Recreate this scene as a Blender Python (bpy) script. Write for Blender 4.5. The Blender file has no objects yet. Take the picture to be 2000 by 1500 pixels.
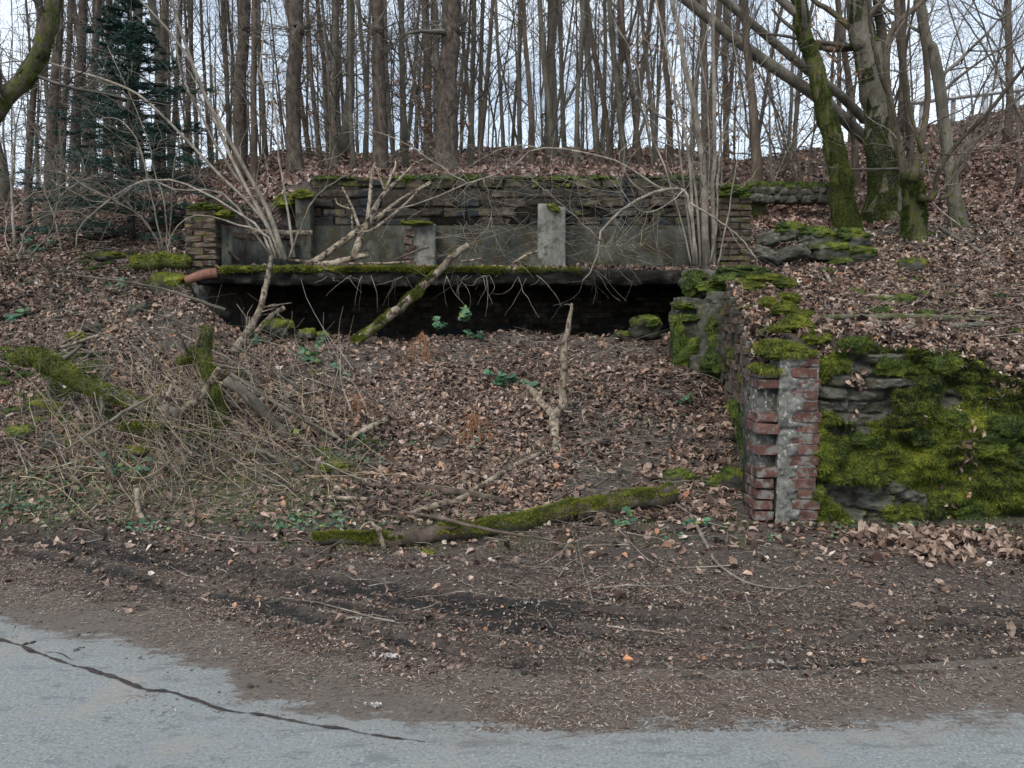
import bpy, math, numpy as np
from mathutils import Vector

# ------------------------------------------------------------------ camera, world, light
SC = bpy.context.scene
FPX = 1570.0; CAMZ = 1.55; PITCH = math.atan(130/1570.0)
cam_d = bpy.data.cameras.new("camera"); cam = bpy.data.objects.new("camera", cam_d)
SC.collection.objects.link(cam); SC.camera = cam
cam.location = (0, 0, CAMZ); cam.rotation_euler = (math.pi/2-PITCH, 0, 0)
cam_d.sensor_width = 36; cam_d.lens = 36*FPX/2000; cam_d.clip_end = 3000; cam_d.clip_start = 0.05
SUN_EL = math.radians(48); SUN_ROT = math.radians(205)
w = bpy.data.worlds.new("World"); SC.world = w; w.use_nodes = True
nt = w.node_tree; nt.nodes.clear()
out = nt.nodes.new('ShaderNodeOutputWorld'); bg = nt.nodes.new('ShaderNodeBackground')
sky = nt.nodes.new('ShaderNodeTexSky'); sky.sky_type = 'NISHITA'; sky.sun_disc = False
sky.sun_elevation = SUN_EL; sky.sun_rotation = SUN_ROT; sky.dust_density = 2.0
tc = nt.nodes.new('ShaderNodeTexCoord'); nz = nt.nodes.new('ShaderNodeTexNoise')
nz.inputs['Scale'].default_value = 3.2; nz.inputs['Detail'].default_value = 6; nz.inputs['Distortion'].default_value = .4
rp = nt.nodes.new('ShaderNodeValToRGB'); rp.color_ramp.elements[0].position = .36; rp.color_ramp.elements[1].position = .62
mx = nt.nodes.new('ShaderNodeMix'); mx.data_type = 'RGBA'
mx.inputs[7].default_value = (8.6, 9.6, 10.8, 1)
ma = nt.nodes.new('ShaderNodeMath'); ma.operation = 'MULTIPLY_ADD'; ma.inputs[1].default_value = .6; ma.inputs[2].default_value = .32
nt.links.new(tc.outputs['Generated'], nz.inputs['Vector']); nt.links.new(nz.outputs[0], rp.inputs[0])
nt.links.new(rp.outputs[0], ma.inputs[0]); nt.links.new(ma.outputs[0], mx.inputs[0])
nt.links.new(sky.outputs[0], mx.inputs[6]); nt.links.new(mx.outputs[2], bg.inputs[0])
nt.links.new(bg.outputs[0], out.inputs[0]); bg.inputs[1].default_value = .12
sd = bpy.data.lights.new("sun", 'SUN'); so = bpy.data.objects.new("sun", sd); SC.collection.objects.link(so)
sd.energy = 1.5; sd.angle = math.radians(20); sd.color = (1, .90, .78)
so.rotation_euler = (math.pi/2-SUN_EL, 0, math.pi-SUN_ROT); so.location = (0, 0, 30)
SC.view_settings.view_transform = 'Standard'; SC.view_settings.look = 'None'
SC.view_settings.gamma = 1; SC.view_settings.exposure = 0.42
SC.render.engine = 'CYCLES'
SC.cycles.max_bounces = 5; SC.cycles.diffuse_bounces = 3

# ------------------------------------------------------------------ helpers
RS = np.random.RandomState
rs = RS(7)
CP, SP = math.cos(PITCH), math.sin(PITCH)
def Wp(px, py, Y):
    xc = (px-1000)/FPX; yc = (750-py)/FPX
    t = Y/(CP+yc*SP)
    return np.array([xc*t, Y, CAMZ+t*(yc*CP-SP)])
def zpy(py, Y):
    yc = (750-py)/FPX
    return CAMZ+Y*(yc*CP-SP)/(CP+yc*SP)
def hsh(i, j, k, s):
    n = (i.astype(np.int64)*73856093) ^ (j.astype(np.int64)*19349663) ^ (k.astype(np.int64)*83492791) ^ (s*2654435761)
    n = (n ^ (n >> 13))*1274126177 & 0x7fffffff
    n = (n ^ (n >> 11))*668265263 & 0x7fffffff
    return ((n ^ (n >> 15)) & 0xffff)/65535.0
def noise(x, y, z=0.0, s=0):
    x, y, z = np.broadcast_arrays(np.asarray(x, float), np.asarray(y, float), np.asarray(z, float))
    i, j, k = np.floor(x), np.floor(y), np.floor(z)
    fx, fy, fz = x-i, y-j, z-k
    fx, fy, fz = [f*f*(3-2*f) for f in (fx, fy, fz)]
    r = 0
    for a in (0, 1):
        for b in (0, 1):
            for c in (0, 1):
                wt = (fx if a else 1-fx)*(fy if b else 1-fy)*(fz if c else 1-fz)
                r = r+wt*hsh(i+a, j+b, k+c, s)
    return r*2-1
def fbm(x, y, z=0.0, s=0, o=3):
    r = 0; a = 1.0; f = 1.0
    for q in range(o):
        r = r+a*noise(np.asarray(x)*f, np.asarray(y)*f, np.asarray(z)*f, s+q*17); a *= .5; f *= 2.03
    return r
def nrm(v):
    return v/np.maximum(np.linalg.norm(v, axis=-1, keepdims=True), 1e-9)
def sstep(a, b, x):
    t = np.clip((x-a)/(b-a), 0, 1); return t*t*(3-2*t)

class MB:
    def __init__(s): s.v = []; s.r = []; s.m = []; s.q = []; s.t = []; s.n = 0
    def add(s, V, Q=None, T=None, rnd=None, moss=0.0):
        V = np.asarray(V, float).reshape(-1, 3); n = len(V)
        s.v.append(V)
        s.r.append(np.broadcast_to(np.asarray(rs.rand() if rnd is None else rnd, float), (n,)).copy())
        s.m.append(np.broadcast_to(np.asarray(moss, float), (n,)).copy())
        if Q is not None and len(Q): s.q.append(np.asarray(Q, np.int64).reshape(-1, 4)+s.n)
        if T is not None and len(T): s.t.append(np.asarray(T, np.int64).reshape(-1, 3)+s.n)
        s.n += n
    def arr(s): return np.concatenate(s.v)
    def tris(s):
        L = list(s.t)
        for q in s.q: L += [q[:, [0, 1, 2]], q[:, [0, 2, 3]]]
        return np.concatenate(L)
    def mesh(s, name, smooth=True):
        V = s.arr(); me = bpy.data.meshes.new(name)
        Q = np.concatenate(s.q) if s.q else np.zeros((0, 4), np.int64)
        T = np.concatenate(s.t) if s.t else np.zeros((0, 3), np.int64)
        me.vertices.add(len(V)); me.vertices.foreach_set('co', V.ravel())
        me.loops.add(Q.size+T.size); me.loops.foreach_set('vertex_index', np.concatenate([Q.ravel(), T.ravel()]).astype(np.int32))
        me.polygons.add(len(Q)+len(T))
        st = np.concatenate([np.arange(len(Q))*4, Q.size+np.arange(len(T))*3])
        me.polygons.foreach_set('loop_start', st.astype(np.int32))
        me.polygons.foreach_set('use_smooth', np.full(len(Q)+len(T), smooth, bool))
        a = me.attributes.new('rnd', 'FLOAT', 'POINT'); a.data.foreach_set('value', np.concatenate(s.r).astype(np.float32))
        a = me.attributes.new('moss', 'FLOAT', 'POINT'); a.data.foreach_set('value', np.concatenate(s.m).astype(np.float32))
        me.update(calc_edges=True); me.validate()
        return me
    def build(s, name, mat, parent=None, smooth=True, origin=None, **kw):
        if origin is not None:
            s.v = [v-np.asarray(origin) for v in s.v]
        me = s.mesh(name, smooth); me.materials.append(mat)
        o = bpy.data.objects.new(name, me); SC.collection.objects.link(o)
        if origin is not None: o.location = [float(c) for c in origin]
        if parent is not None: o.parent = parent
        tag(o, **kw); return o
def tag(o, label=None, cat=None, group=None, kind=None):
    if label: o['label'] = label
    if cat: o['category'] = cat
    if group: o['group'] = group
    if kind: o['kind'] = kind
    return o
def empty(name, loc, label, cat, group=None):
    o = bpy.data.objects.new(name, None); SC.collection.objects.link(o); o.location = [float(c) for c in loc]
    o.empty_display_size = .2
    return tag(o, label, cat, group)
def unparent_offset(root, P):   # world -> local for an unrotated, unscaled root
    return np.asarray(P)-np.array(root.location)

def smooth(pts, n):
    P = np.asarray(pts, float); m = len(P)
    if m < 3:
        t = np.linspace(0, 1, n)[:, None]; return P[0]*(1-t)+P[-1]*t
    Q = np.vstack([2*P[0]-P[1], P, 2*P[-1]-P[-2]])
    u = np.linspace(0, m-1-1e-6, n); i = u.astype(int); t = (u-i)[:, None]
    a, b, c, d = Q[i], Q[i+1], Q[i+2], Q[i+3]
    return .5*((2*b)+(-a+c)*t+(2*a-5*b+4*c-d)*t*t+(-a+3*b-3*c+d)*t**3)
def mtube(mb, P, R, sides=4, rnd=None, moss=0.0, cap=True, lump=0.0):
    """many tubes at once: P (N,K,3), R (N,K)"""
    P = np.asarray(P, float); R = np.asarray(R, float)
    if P.ndim == 2: P = P[None]; R = np.broadcast_to(R, P.shape[1:2])[None]
    N, K, _ = P.shape
    D = np.empty_like(P); D[:, 1:-1] = P[:, 2:]-P[:, :-2]; D[:, 0] = P[:, 1]-P[:, 0]; D[:, -1] = P[:, -1]-P[:, -2]
    D = nrm(D)
    ref = np.where(np.abs(D[:, 0, 2:3]) < .9, [[0, 0, 1.]], [[1., 0, 0]])
    U = np.empty_like(P); u = nrm(np.cross(D[:, 0], ref))
    for k in range(K):
        u = nrm(u-D[:, k]*np.sum(u*D[:, k], -1, keepdims=True)); U[:, k] = u
    V = np.cross(D, U)
    an = np.arange(sides)*2*np.pi/sides
    Rr = R[:, :, None]*np.ones(sides)
    if lump: Rr = Rr*(1+lump*rs.normal(0, 1, (N, K, sides)))
    pts = P[:, :, None]+Rr[..., None]*(np.cos(an)[:, None]*U[:, :, None]+np.sin(an)[:, None]*V[:, :, None])
    vi = np.arange(N*K*sides).reshape(N, K, sides)
    a = vi[:, :-1]; b = np.roll(a, -1, 2); c = np.roll(vi[:, 1:], -1, 2); d = vi[:, 1:]
    Q = np.stack([a, b, c, d], -1).reshape(-1, 4)
    T = None; vv = pts.reshape(-1, 3)
    if rnd is None: rn = np.repeat(rs.rand(N), K*sides)
    else: rn = np.broadcast_to(rnd, (N*K*sides,)) if np.ndim(rnd) == 0 else np.repeat(rnd, K*sides)
    ms = np.broadcast_to(moss, (N, K)) if np.ndim(moss) < 3 else moss
    ms = np.repeat(ms.reshape(-1), sides)
    if cap and sides > 4:
        c0 = P[:, 0]; c1 = P[:, -1]; base = N*K*sides
        i0 = base+np.arange(N); i1 = base+N+np.arange(N)
        t0 = np.stack([np.repeat(i0[:, None], sides, 1), np.roll(vi[:, 0], -1, 1), vi[:, 0]], -1).reshape(-1, 3)
        t1 = np.stack([np.repeat(i1[:, None], sides, 1), vi[:, -1], np.roll(vi[:, -1], -1, 1)], -1).reshape(-1, 3)
        T = np.vstack([t0, t1]); vv = np.vstack([vv, c0, c1])
        rn = np.concatenate([rn, np.repeat(rn[:1], 2*N)]); ms = np.concatenate([ms, np.zeros(2*N)])
    mb.add(vv, Q, T, rn, ms)
def walk(P0, D0, L, K, wob, up=0.0, r=None):
    r = r or rs; P = [P0]; D = nrm(D0); L = np.asarray(L)[..., None]
    for k in range(K-1):
        D = nrm(D+r.normal(0, wob, D.shape)+np.array([0, 0, up])); P.append(P[-1]+D*L/(K-1))
    return np.stack(P, 1)
def sub(P, R, n, L, K, spread=.9, wob=.2, up=.05, r=None, kmin=1, rf=.5):
    """n side shoots of the tubes P"""
    r = r or rs; N, KK, _ = P.shape
    i = r.randint(0, N, n); k = r.randint(kmin, KK, n); k1 = np.minimum(k, KK-1)
    f = r.rand(n)[:, None]; P0 = P[i, k1-1]*(1-f)+P[i, k1]*f
    d = nrm(P[i, k1]-P[i, k1-1]); s = nrm(np.cross(d, r.normal(0, 1, (n, 3))))
    LL = L*(.5+r.rand(n))
    Q = walk(P0, d*(1-.3*spread)+s*spread, LL, K, wob, up, r)
    r0 = np.minimum(R[i, k1]*.8, R[i, k1]*rf*(.7+.6*r.rand(n)))
    RR = r0[:, None]*np.linspace(1, .25, K)[None]
    return Q, RR

def fuzz(mb, P, N, ln, wd, moss=1.0, rnd=None, spread=.7, r=None):
    r = r or rs; n = len(P)
    d = nrm(N+r.normal(0, spread, (n, 3))); s = nrm(np.cross(d, r.normal(0, 1, (n, 3))))
    l = ln*(.5+r.rand(n))[:, None]
    V = np.stack([P-s*wd*.5, P+s*wd*.5, P+d*l], 1).reshape(-1, 3)
    rr = (r.rand(n) if rnd is None else rnd)
    mb.add(V, None, np.arange(3*n).reshape(-1, 3), np.repeat(rr, 3), moss)
def surf_pts(V, T, n, r=None, wfn=None):
    r = r or rs
    a, b, c = V[T[:, 0]], V[T[:, 1]], V[T[:, 2]]
    cr = np.cross(b-a, c-a); A = np.linalg.norm(cr, axis=1)
    if wfn is not None: A = A*wfn((a+b+c)/3, nrm(cr), T)
    if A.sum() <= 0: return np.zeros((0, 3)), np.zeros((0, 3))
    i = r.choice(len(T), n, p=A/A.sum()); u = r.rand(n, 1); v = r.rand(n, 1)
    f = (u+v) > 1; u = np.where(f, 1-u, u); v = np.where(f, 1-v, v)
    return a[i]+u*(b[i]-a[i])+v*(c[i]-a[i]), nrm(cr[i])
_cube = {}
def cubegrid(n):
    if n in _cube: return _cube[n]
    V = []; Q = []; g = np.linspace(-1, 1, n+1)
    for ax in range(3):
        for sg in (-1, 1):
            a, b = np.meshgrid(g, g, indexing='ij'); o = np.full_like(a, sg)
            c = [None]*3; c[ax] = o; c[(ax+1) % 3] = a if sg > 0 else b; c[(ax+2) % 3] = b if sg > 0 else a
            base = len(V)*(n+1)**2; V.append(np.stack(c, -1).reshape(-1, 3))
            vi = np.arange((n+1)**2).reshape(n+1, n+1)+base
            Q.append(np.stack([vi[:-1, :-1], vi[1:, :-1], vi[1:, 1:], vi[:-1, 1:]], -1).reshape(-1, 4))
    V = np.concatenate(V); Q = np.concatenate(Q)
    key = np.round(V, 5); _, idx, inv = np.unique(key, axis=0, return_index=True, return_inverse=True)
    V = V[idx]; Q = inv.reshape(-1)[Q]; _cube[n] = (V, Q); return V, Q
def rotz(P, a):
    c, s = math.cos(a), math.sin(a); P = np.asarray(P)
    return np.stack([P[..., 0]*c-P[..., 1]*s, P[..., 0]*s+P[..., 1]*c, P[..., 2]], -1)
def rotany(P, e):
    from mathutils import Euler
    M = np.array(Euler(e).to_matrix()); return P@M.T
def rock(mb, c, r, rot=(0, 0, 0), seed=0, box=.5, n=7, amp=.16, moss=0.0, rnd=None, frq=1.6):
    V, Q = cubegrid(n); S = nrm(V); P = S*(1-box)+V*.8*box
    d = 1+amp*fbm(S[:, 0]*frq+seed*3.1, S[:, 1]*frq, S[:, 2]*frq, seed, 3)+amp*.45*np.round(2*fbm(S[:, 0]*2.6, S[:, 1]*2.6+seed, S[:, 2]*4, seed+3, 2))/2
    P = P*d[:, None]*np.asarray(r)
    P = rotany(P, rot)+np.asarray(c)
    ms = moss
    if moss:
        zz = rotany(S, rot)[:, 2]; ms = np.clip(moss*sstep(-.3, .5, zz+.3*fbm(P[:, 0]*6, P[:, 1]*6, P[:, 2]*6, seed)), 0, 1)
    mb.add(P, Q, None, rnd, ms); return P, Q
def mossy(mb, c, r, seed=0, n=9, dens=5200, rot=(0, 0, 0), ln=.016, r_=None, amp=.3, frq=2.2):
    """a cushion of moss: lumpy body and short shoots"""
    V, Q = cubegrid(n); S = nrm(V); P = S*.9+V*.12
    d = 1+amp*fbm(S[:, 0]*frq+seed*1.7, S[:, 1]*frq, S[:, 2]*frq, seed+5, 3)
    P = rotany(P*d[:, None]*np.asarray(r), rot)+np.asarray(c)
    mb.add(P, Q, None, .5+.3*fbm(P[:, 0]*9, P[:, 1]*9, P[:, 2]*9, 3), 1.0)
    T = np.vstack([Q[:, [0, 1, 2]], Q[:, [0, 2, 3]]])
    area = 4*np.pi*(np.prod(r)**(2/3.))
    pp, nn = surf_pts(P, T, max(60, int(area*dens)), wfn=lambda c_, n_, t_: (n_[:, 2] > -.35)*1.0)
    if len(pp): fuzz(mb, pp, nn, ln, ln*.35, 1.0, np.clip(.5+.35*fbm(pp[:, 0]*9, pp[:, 1]*9, pp[:, 2]*9, 3)+rs.normal(0, .12, len(pp)), 0, 1))
def obox(mb, o, ux, uy, uz, jit=0.0, rnd=None, moss=0.0, bev=0.0):
    """box from corner o with edge vectors; chamfered when bev>0"""
    o, ux, uy, uz = [np.asarray(a, float) for a in (o, ux, uy, uz)]
    if bev:
        n = 3; V, Q = cubegrid(n)
        l = np.array([np.linalg.norm(a) for a in (ux, uy, uz)]); b = np.minimum(bev/l, .3)
        A = np.abs(V); W_ = np.where(A > .9, 1.0, np.where(A > .2, 1-2*b, A))
        e = (A > .9).sum(1); W_ = np.where((e >= 2)[:, None] & (A > .9), 1-.9*b, W_)
        P = np.sign(V)*W_*.5+.5
        P = o+P[:, :1]*ux+P[:, 1:2]*uy+P[:, 2:]*uz
        if jit: P = P+rs.normal(0, jit, P.shape)
        mb.add(P, Q, None, rnd, moss)
    else:
        c = np.array([[a, b, d] for a in (0, 1) for b in (0, 1) for d in (0, 1)], float)
        P = o+c[:, :1]*ux+c[:, 1:2]*uy+c[:, 2:]*uz+rs.normal(0, jit, (8, 3))*(jit > 0)
        mb.add(P, [[0, 1, 3, 2], [4, 6, 7, 5], [0, 4, 5, 1], [2, 3, 7, 6], [0, 2, 6, 4], [1, 5, 7, 3]], None, rnd, moss)
def box(mb, x0, x1, y0, y1, z0, z1, **k):
    obox(mb, (x0, y0, z0), (x1-x0, 0, 0), (0, y1-y0, 0), (0, 0, z1-z0), **k)

# ------------------------------------------------------------------ materials
def newmat(name):
    m = bpy.data.materials.new(name); m.use_nodes = True; t = m.node_tree; t.nodes.clear()
    o = t.nodes.new('ShaderNodeOutputMaterial'); b = t.nodes.new('ShaderNodeBsdfPrincipled')
    t.links.new(b.outputs[0], o.inputs[0]); b.inputs['Specular IOR Level'].default_value = .25
    return m, t, b
class NT:
    def __init__(s, t): s.t = t
    def lk(s, a, b): s.t.links.new(a, b)
    def setin(s, n, i, v):
        if isinstance(v, (int, float)): n.inputs[i].default_value = v
        elif isinstance(v, tuple): n.inputs[i].default_value = v if len(v) == 4 else v+(1,) if n.inputs[i].type == 'RGBA' else v
        else: s.lk(v, n.inputs[i])
    def co(s, sc=(1, 1, 1)):
        c = s.t.nodes.new('ShaderNodeTexCoord'); m = s.t.nodes.new('ShaderNodeMapping'); m.inputs['Scale'].default_value = sc
        s.lk(c.outputs['Object'], m.inputs[0]); return m.outputs[0]
    def noise(s, co, scale, det=4, dist=0.0, rough=.6):
        n = s.t.nodes.new('ShaderNodeTexNoise'); s.lk(co, n.inputs['Vector'])
        n.inputs['Scale'].default_value = scale; n.inputs['Detail'].default_value = det
        n.inputs['Distortion'].default_value = dist; n.inputs['Roughness'].default_value = rough; return n.outputs[0]
    def vor(s, co, scale, feat='F1'):
        n = s.t.nodes.new('ShaderNodeTexVoronoi'); s.lk(co, n.inputs['Vector']); n.inputs['Scale'].default_value = scale; n.feature = feat
        return n.outputs[0]
    def attr(s, nm):
        n = s.t.nodes.new('ShaderNodeAttribute'); n.attribute_name = nm; return n.outputs['Fac']
    def math(s, op, a, b=0.0, c=0.0, clamp=False):
        n = s.t.nodes.new('ShaderNodeMath'); n.operation = op; n.use_clamp = clamp
        for i, v in enumerate((a, b, c)): s.setin(n, i, v)
        return n.outputs[0]
    def ramp(s, f, st, interp='LINEAR'):
        n = s.t.nodes.new('ShaderNodeValToRGB'); s.lk(f, n.inputs[0]); e = n.color_ramp.elements; n.color_ramp.interpolation = interp
        while len(e) < len(st): e.new(.5)
        for i, (p, c) in enumerate(st): e[i].position = p; e[i].color = (c if len(c) == 4 else tuple(c)+(1,)) if isinstance(c, tuple) else (c, c, c, 1)
        return n.outputs[0]
    def mix(s, f, a, b, mode='MIX'):
        n = s.t.nodes.new('ShaderNodeMix'); n.data_type = 'RGBA'; n.blend_type = mode
        s.setin(n, 0, f); s.setin(n, 6, a); s.setin(n, 7, b); return n.outputs[2]
    def bump(s, b, h, st, dist=.02):
        n = s.t.nodes.new('ShaderNodeBump'); s.lk(h, n.inputs['Height']); n.inputs['Strength'].default_value = st; n.inputs['Distance'].default_value = dist
        s.lk(n.outputs[0], b.inputs['Normal'])
MOSS = [(0.0, (.022, .036, .006)), (.4, (.060, .074, .010)), (.75, (.14, .15, .016)), (1.0, (.235, .235, .03))]
def surfmat(name, cols, scale=9, st=(1, 1, 1), bump=.5, dist=.02, rough=.9, vary=.5, spots=None, mossmode=True, mcols=MOSS, fine=60):
    m, t, b = newmat(name); n = NT(t); co = n.co(st); co1 = n.co()
    f1 = n.noise(co, scale, 6); f2 = n.noise(co, fine, 3)
    k = len(cols); c = n.ramp(f1, [(.28+.44*i/(k-1), cols[i]) for i in range(k)])
    rv = n.attr('rnd')
    c = n.mix(1.0, c, n.ramp(rv, [(0, 1-vary), (1, 1+vary*.6)]), 'MULTIPLY')
    c = n.mix(1.0, c, n.ramp(f2, [(.3, .72), (.7, 1.2)]), 'MULTIPLY')
    if spots:
        sc, lo, hi, col = spots; c = n.mix(n.ramp(n.noise(co1, sc, 5), [(lo, 0.0), (hi, 1.0)]), c, col)
    if mossmode:
        mn = n.noise(co1, 14, 5); mf = n.math('ADD', n.attr('moss'), n.math('MULTIPLY', n.math('SUBTRACT', mn, .5), 1.5))
        mf = n.math('MULTIPLY', n.ramp(mf, [(.42, 0.0), (.6, 1.0)]), n.math('GREATER_THAN', n.attr('moss'), .02))
        mc = n.ramp(n.noise(co1, 5, 6), [(.25+.5*p, cc) for p, cc in mcols])
        mc = n.mix(1.0, mc, n.ramp(f2, [(.3, .55), (.7, 1.35)]), 'MULTIPLY')
        c = n.mix(mf, c, mc)
    t.links.new(c, b.inputs['Base Color']); b.inputs['Roughness'].default_value = rough
    n.bump(b, n.math('ADD', n.math('MULTIPLY', f1, .7), n.math('MULTIPLY', f2, .3)), bump, dist)
    return m
def leafmat(name, stops, rough=.7, trans=0.0):
    m, t, b = newmat(name); n = NT(t); co = n.co()
    c = n.ramp(n.attr('rnd'), stops)
    c = n.mix(1.0, c, n.ramp(n.noise(co, 45, 3), [(.3, .7), (.7, 1.25)]), 'MULTIPLY')
    t.links.new(c, b.inputs['Base Color']); b.inputs['Roughness'].default_value = rough
    b.inputs['Specular IOR Level'].default_value = .35
    return m
M = {}
M['bark'] = surfmat('bark brown', [(.035, .027, .021), (.085, .066, .05), (.16, .13, .10)], 7, (1, 1, .25), .9, .03, mcols=[(0, (.03, .04, .01)), (.5, (.062, .07, .018)), (1, (.115, .125, .03))])
M['bark_grey'] = surfmat('bark grey', [(.05, .046, .036), (.115, .105, .082), (.2, .185, .15)], 6, (1, 1, .35), .6, .02, mcols=[(0, (.035, .045, .012)), (.5, (.062, .07, .018)), (1, (.115, .125, .03))])
M['conifer'] = surfmat('bark spruce', [(.03, .024, .02), (.078, .062, .05), (.15, .125, .10)], 16, (1, 1, .5), 1.0, .03)
M['twig'] = surfmat('twig grey', [(.09, .077, .062), (.22, .195, .158), (.37, .335, .28)], 9, (1, 1, .6), .3, .005, vary=.5)
M['twig_far'] = surfmat('twig dark', [(.06, .053, .044), (.135, .12, .10), (.22, .195, .16)], 3, (1, 1, .6), .1, .005, vary=.4)
M['pale'] = surfmat('barkless wood', [(.09, .07, .05), (.25, .21, .155), (.42, .36, .28)], 10, (1, 1, .7), .8, .01, vary=.4, spots=(16, .50, .58, (.06, .045, .032)))
M['straw'] = surfmat('dry stem', [(.15, .11, .065), (.29, .22, .14), (.44, .36, .24)], 5, (1, 1, 1), .2, .004, vary=.6)
M['brick'] = surfmat('brick red', [(.05, .029, .024), (.118, .060, .048), (.18, .095, .075)], 14, bump=.8, dist=.012, vary=.5, spots=(13, .51, .60, (.17, .165, .15)))
M['brick_old'] = surfmat('brick dull', [(.035, .026, .02), (.10, .07, .053), (.18, .13, .10)], 12, bump=.8, dist=.012, vary=.6, spots=(9, .52, .64, (.10, .10, .085)))
M['mortar'] = surfmat('mortar', [(.05, .05, .045), (.13, .13, .118), (.24, .24, .22)], 18, bump=.8, dist=.012, spots=(26, .56, .66, (.33, .33, .30)))
M['plaster'] = surfmat('plaster smear', [(.075, .078, .07), (.155, .155, .14), (.24, .235, .215)], 17, bump=.8, dist=.012, spots=(30, .58, .66, (.33, .33, .30)), vary=.2)
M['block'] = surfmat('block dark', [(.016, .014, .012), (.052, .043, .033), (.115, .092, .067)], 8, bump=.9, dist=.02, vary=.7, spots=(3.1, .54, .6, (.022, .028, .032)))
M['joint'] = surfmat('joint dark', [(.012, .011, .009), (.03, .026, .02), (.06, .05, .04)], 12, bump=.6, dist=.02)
M['concrete'] = surfmat('concrete stained', [(.016, .019, .017), (.058, .062, .052), (.14, .14, .115)], 3.6, (1, 1, .35), .7, .015, vary=.3, spots=(5.5, .5, .58, (.05, .042, .027)), fine=30)
M['pier'] = surfmat('concrete pale', [(.11, .112, .10), (.20, .20, .178), (.29, .285, .255)], 3.5, (1, 1, .3), .7, .012, vary=.2, spots=(7, .52, .62, (.085, .088, .068)), fine=30)
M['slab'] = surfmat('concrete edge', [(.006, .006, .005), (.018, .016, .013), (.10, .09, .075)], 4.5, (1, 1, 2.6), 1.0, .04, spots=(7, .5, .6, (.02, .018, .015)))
M['stone'] = surfmat('stone slate', [(.03, .032, .027), (.085, .086, .07), (.18, .175, .145)], 8, (1, 1, 2), 1.0, .035, vary=.5, spots=(12, .52, .62, (.055, .05, .03)))
M['moss'] = leafmat('moss shoots', [(0.0, (.024, .040, .006)), (.35, (.062, .080, .009)), (.7, (.15, .165, .016)), (1, (.27, .27, .032))], .8)
M['moss_dark'] = leafmat('moss dark shoots', [(0.0, (.012, .022, .005)), (.35, (.030, .050, .008)), (.65, (.078, .108, .012)), (1, (.20, .235, .028))], .8)
M['terra'] = surfmat('terracotta', [(.13, .06, .042), (.21, .10, .072), (.28, .15, .11)], 8, bump=.3, dist=.01, vary=.1)
M['leaf'] = leafmat('leaf litter near', [(0, (.020, .013, .011)), (.24, (.068, .042, .031)), (.5, (.155, .102, .076)), (.74, (.275, .195, .150)), (.88, (.41, .31, .245)), (.92, (.40, .20, .11)), (.97, (.46, .385, .32)), (1, (.60, .54, .48))], .65)
M['leaf_far'] = leafmat('leaf litter far', [(0, (.045, .027, .021)), (.3, (.13, .078, .06)), (.6, (.24, .15, .118)), (.85, (.36, .25, .20)), (1, (.5, .42, .37))], .65)
M['leaf_dry'] = leafmat('leaf tan', [(0, (.14, .075, .04)), (.5, (.27, .155, .085)), (1, (.38, .24, .14))])
M['green'] = leafmat('bramble leaf', [(0, (.014, .05, .025)), (.5, (.04, .115, .058)), (.85, (.08, .17, .08)), (1, (.16, .22, .04))], .4)
M['grass'] = leafmat('grass blade', [(0, (.02, .055, .015)), (.5, (.06, .095, .035)), (.8, (.14, .15, .06)), (1, (.25, .22, .10))], .6)
M['needle'] = leafmat('fir needle', [(0, (.010, .034, .030)), (.5, (.022, .068, .056)), (1, (.055, .125, .09))], .5)
M['bits'] = leafmat('needle dust', [(0, (.05, .032, .022)), (.4, (.12, .083, .06)), (.85, (.25, .185, .135)), (1, (.48, .42, .36))], .8)
M['white'] = leafmat('white scrap', [(0, (.30, .29, .27)), (1, (.55, .54, .52))], .8)
M['orange'] = leafmat('tile shard', [(0, (.45, .20, .10)), (1, (.55, .27, .15))], .8)
M['rubber'] = surfmat('black rubber', [(.01, .011, .014), (.016, .018, .022), (.025, .028, .035)], 5, bump=.1, rough=.35, mossmode=False)
M['galv'] = surfmat('galvanised', [(.35, .36, .37), (.45, .46, .47), (.55, .56, .57)], 3, bump=.1, rough=.5, mossmode=False)
M['blue'] = leafmat('blue scrap', [(0, (.05, .25, .5)), (1, (.08, .35, .6))])
DUST = [(.36, (.022, .018, .016)), (.46, (.078, .063, .053)), (.56, (.14, .116, .098)), (.66, (.30, .255, .215))]
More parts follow.
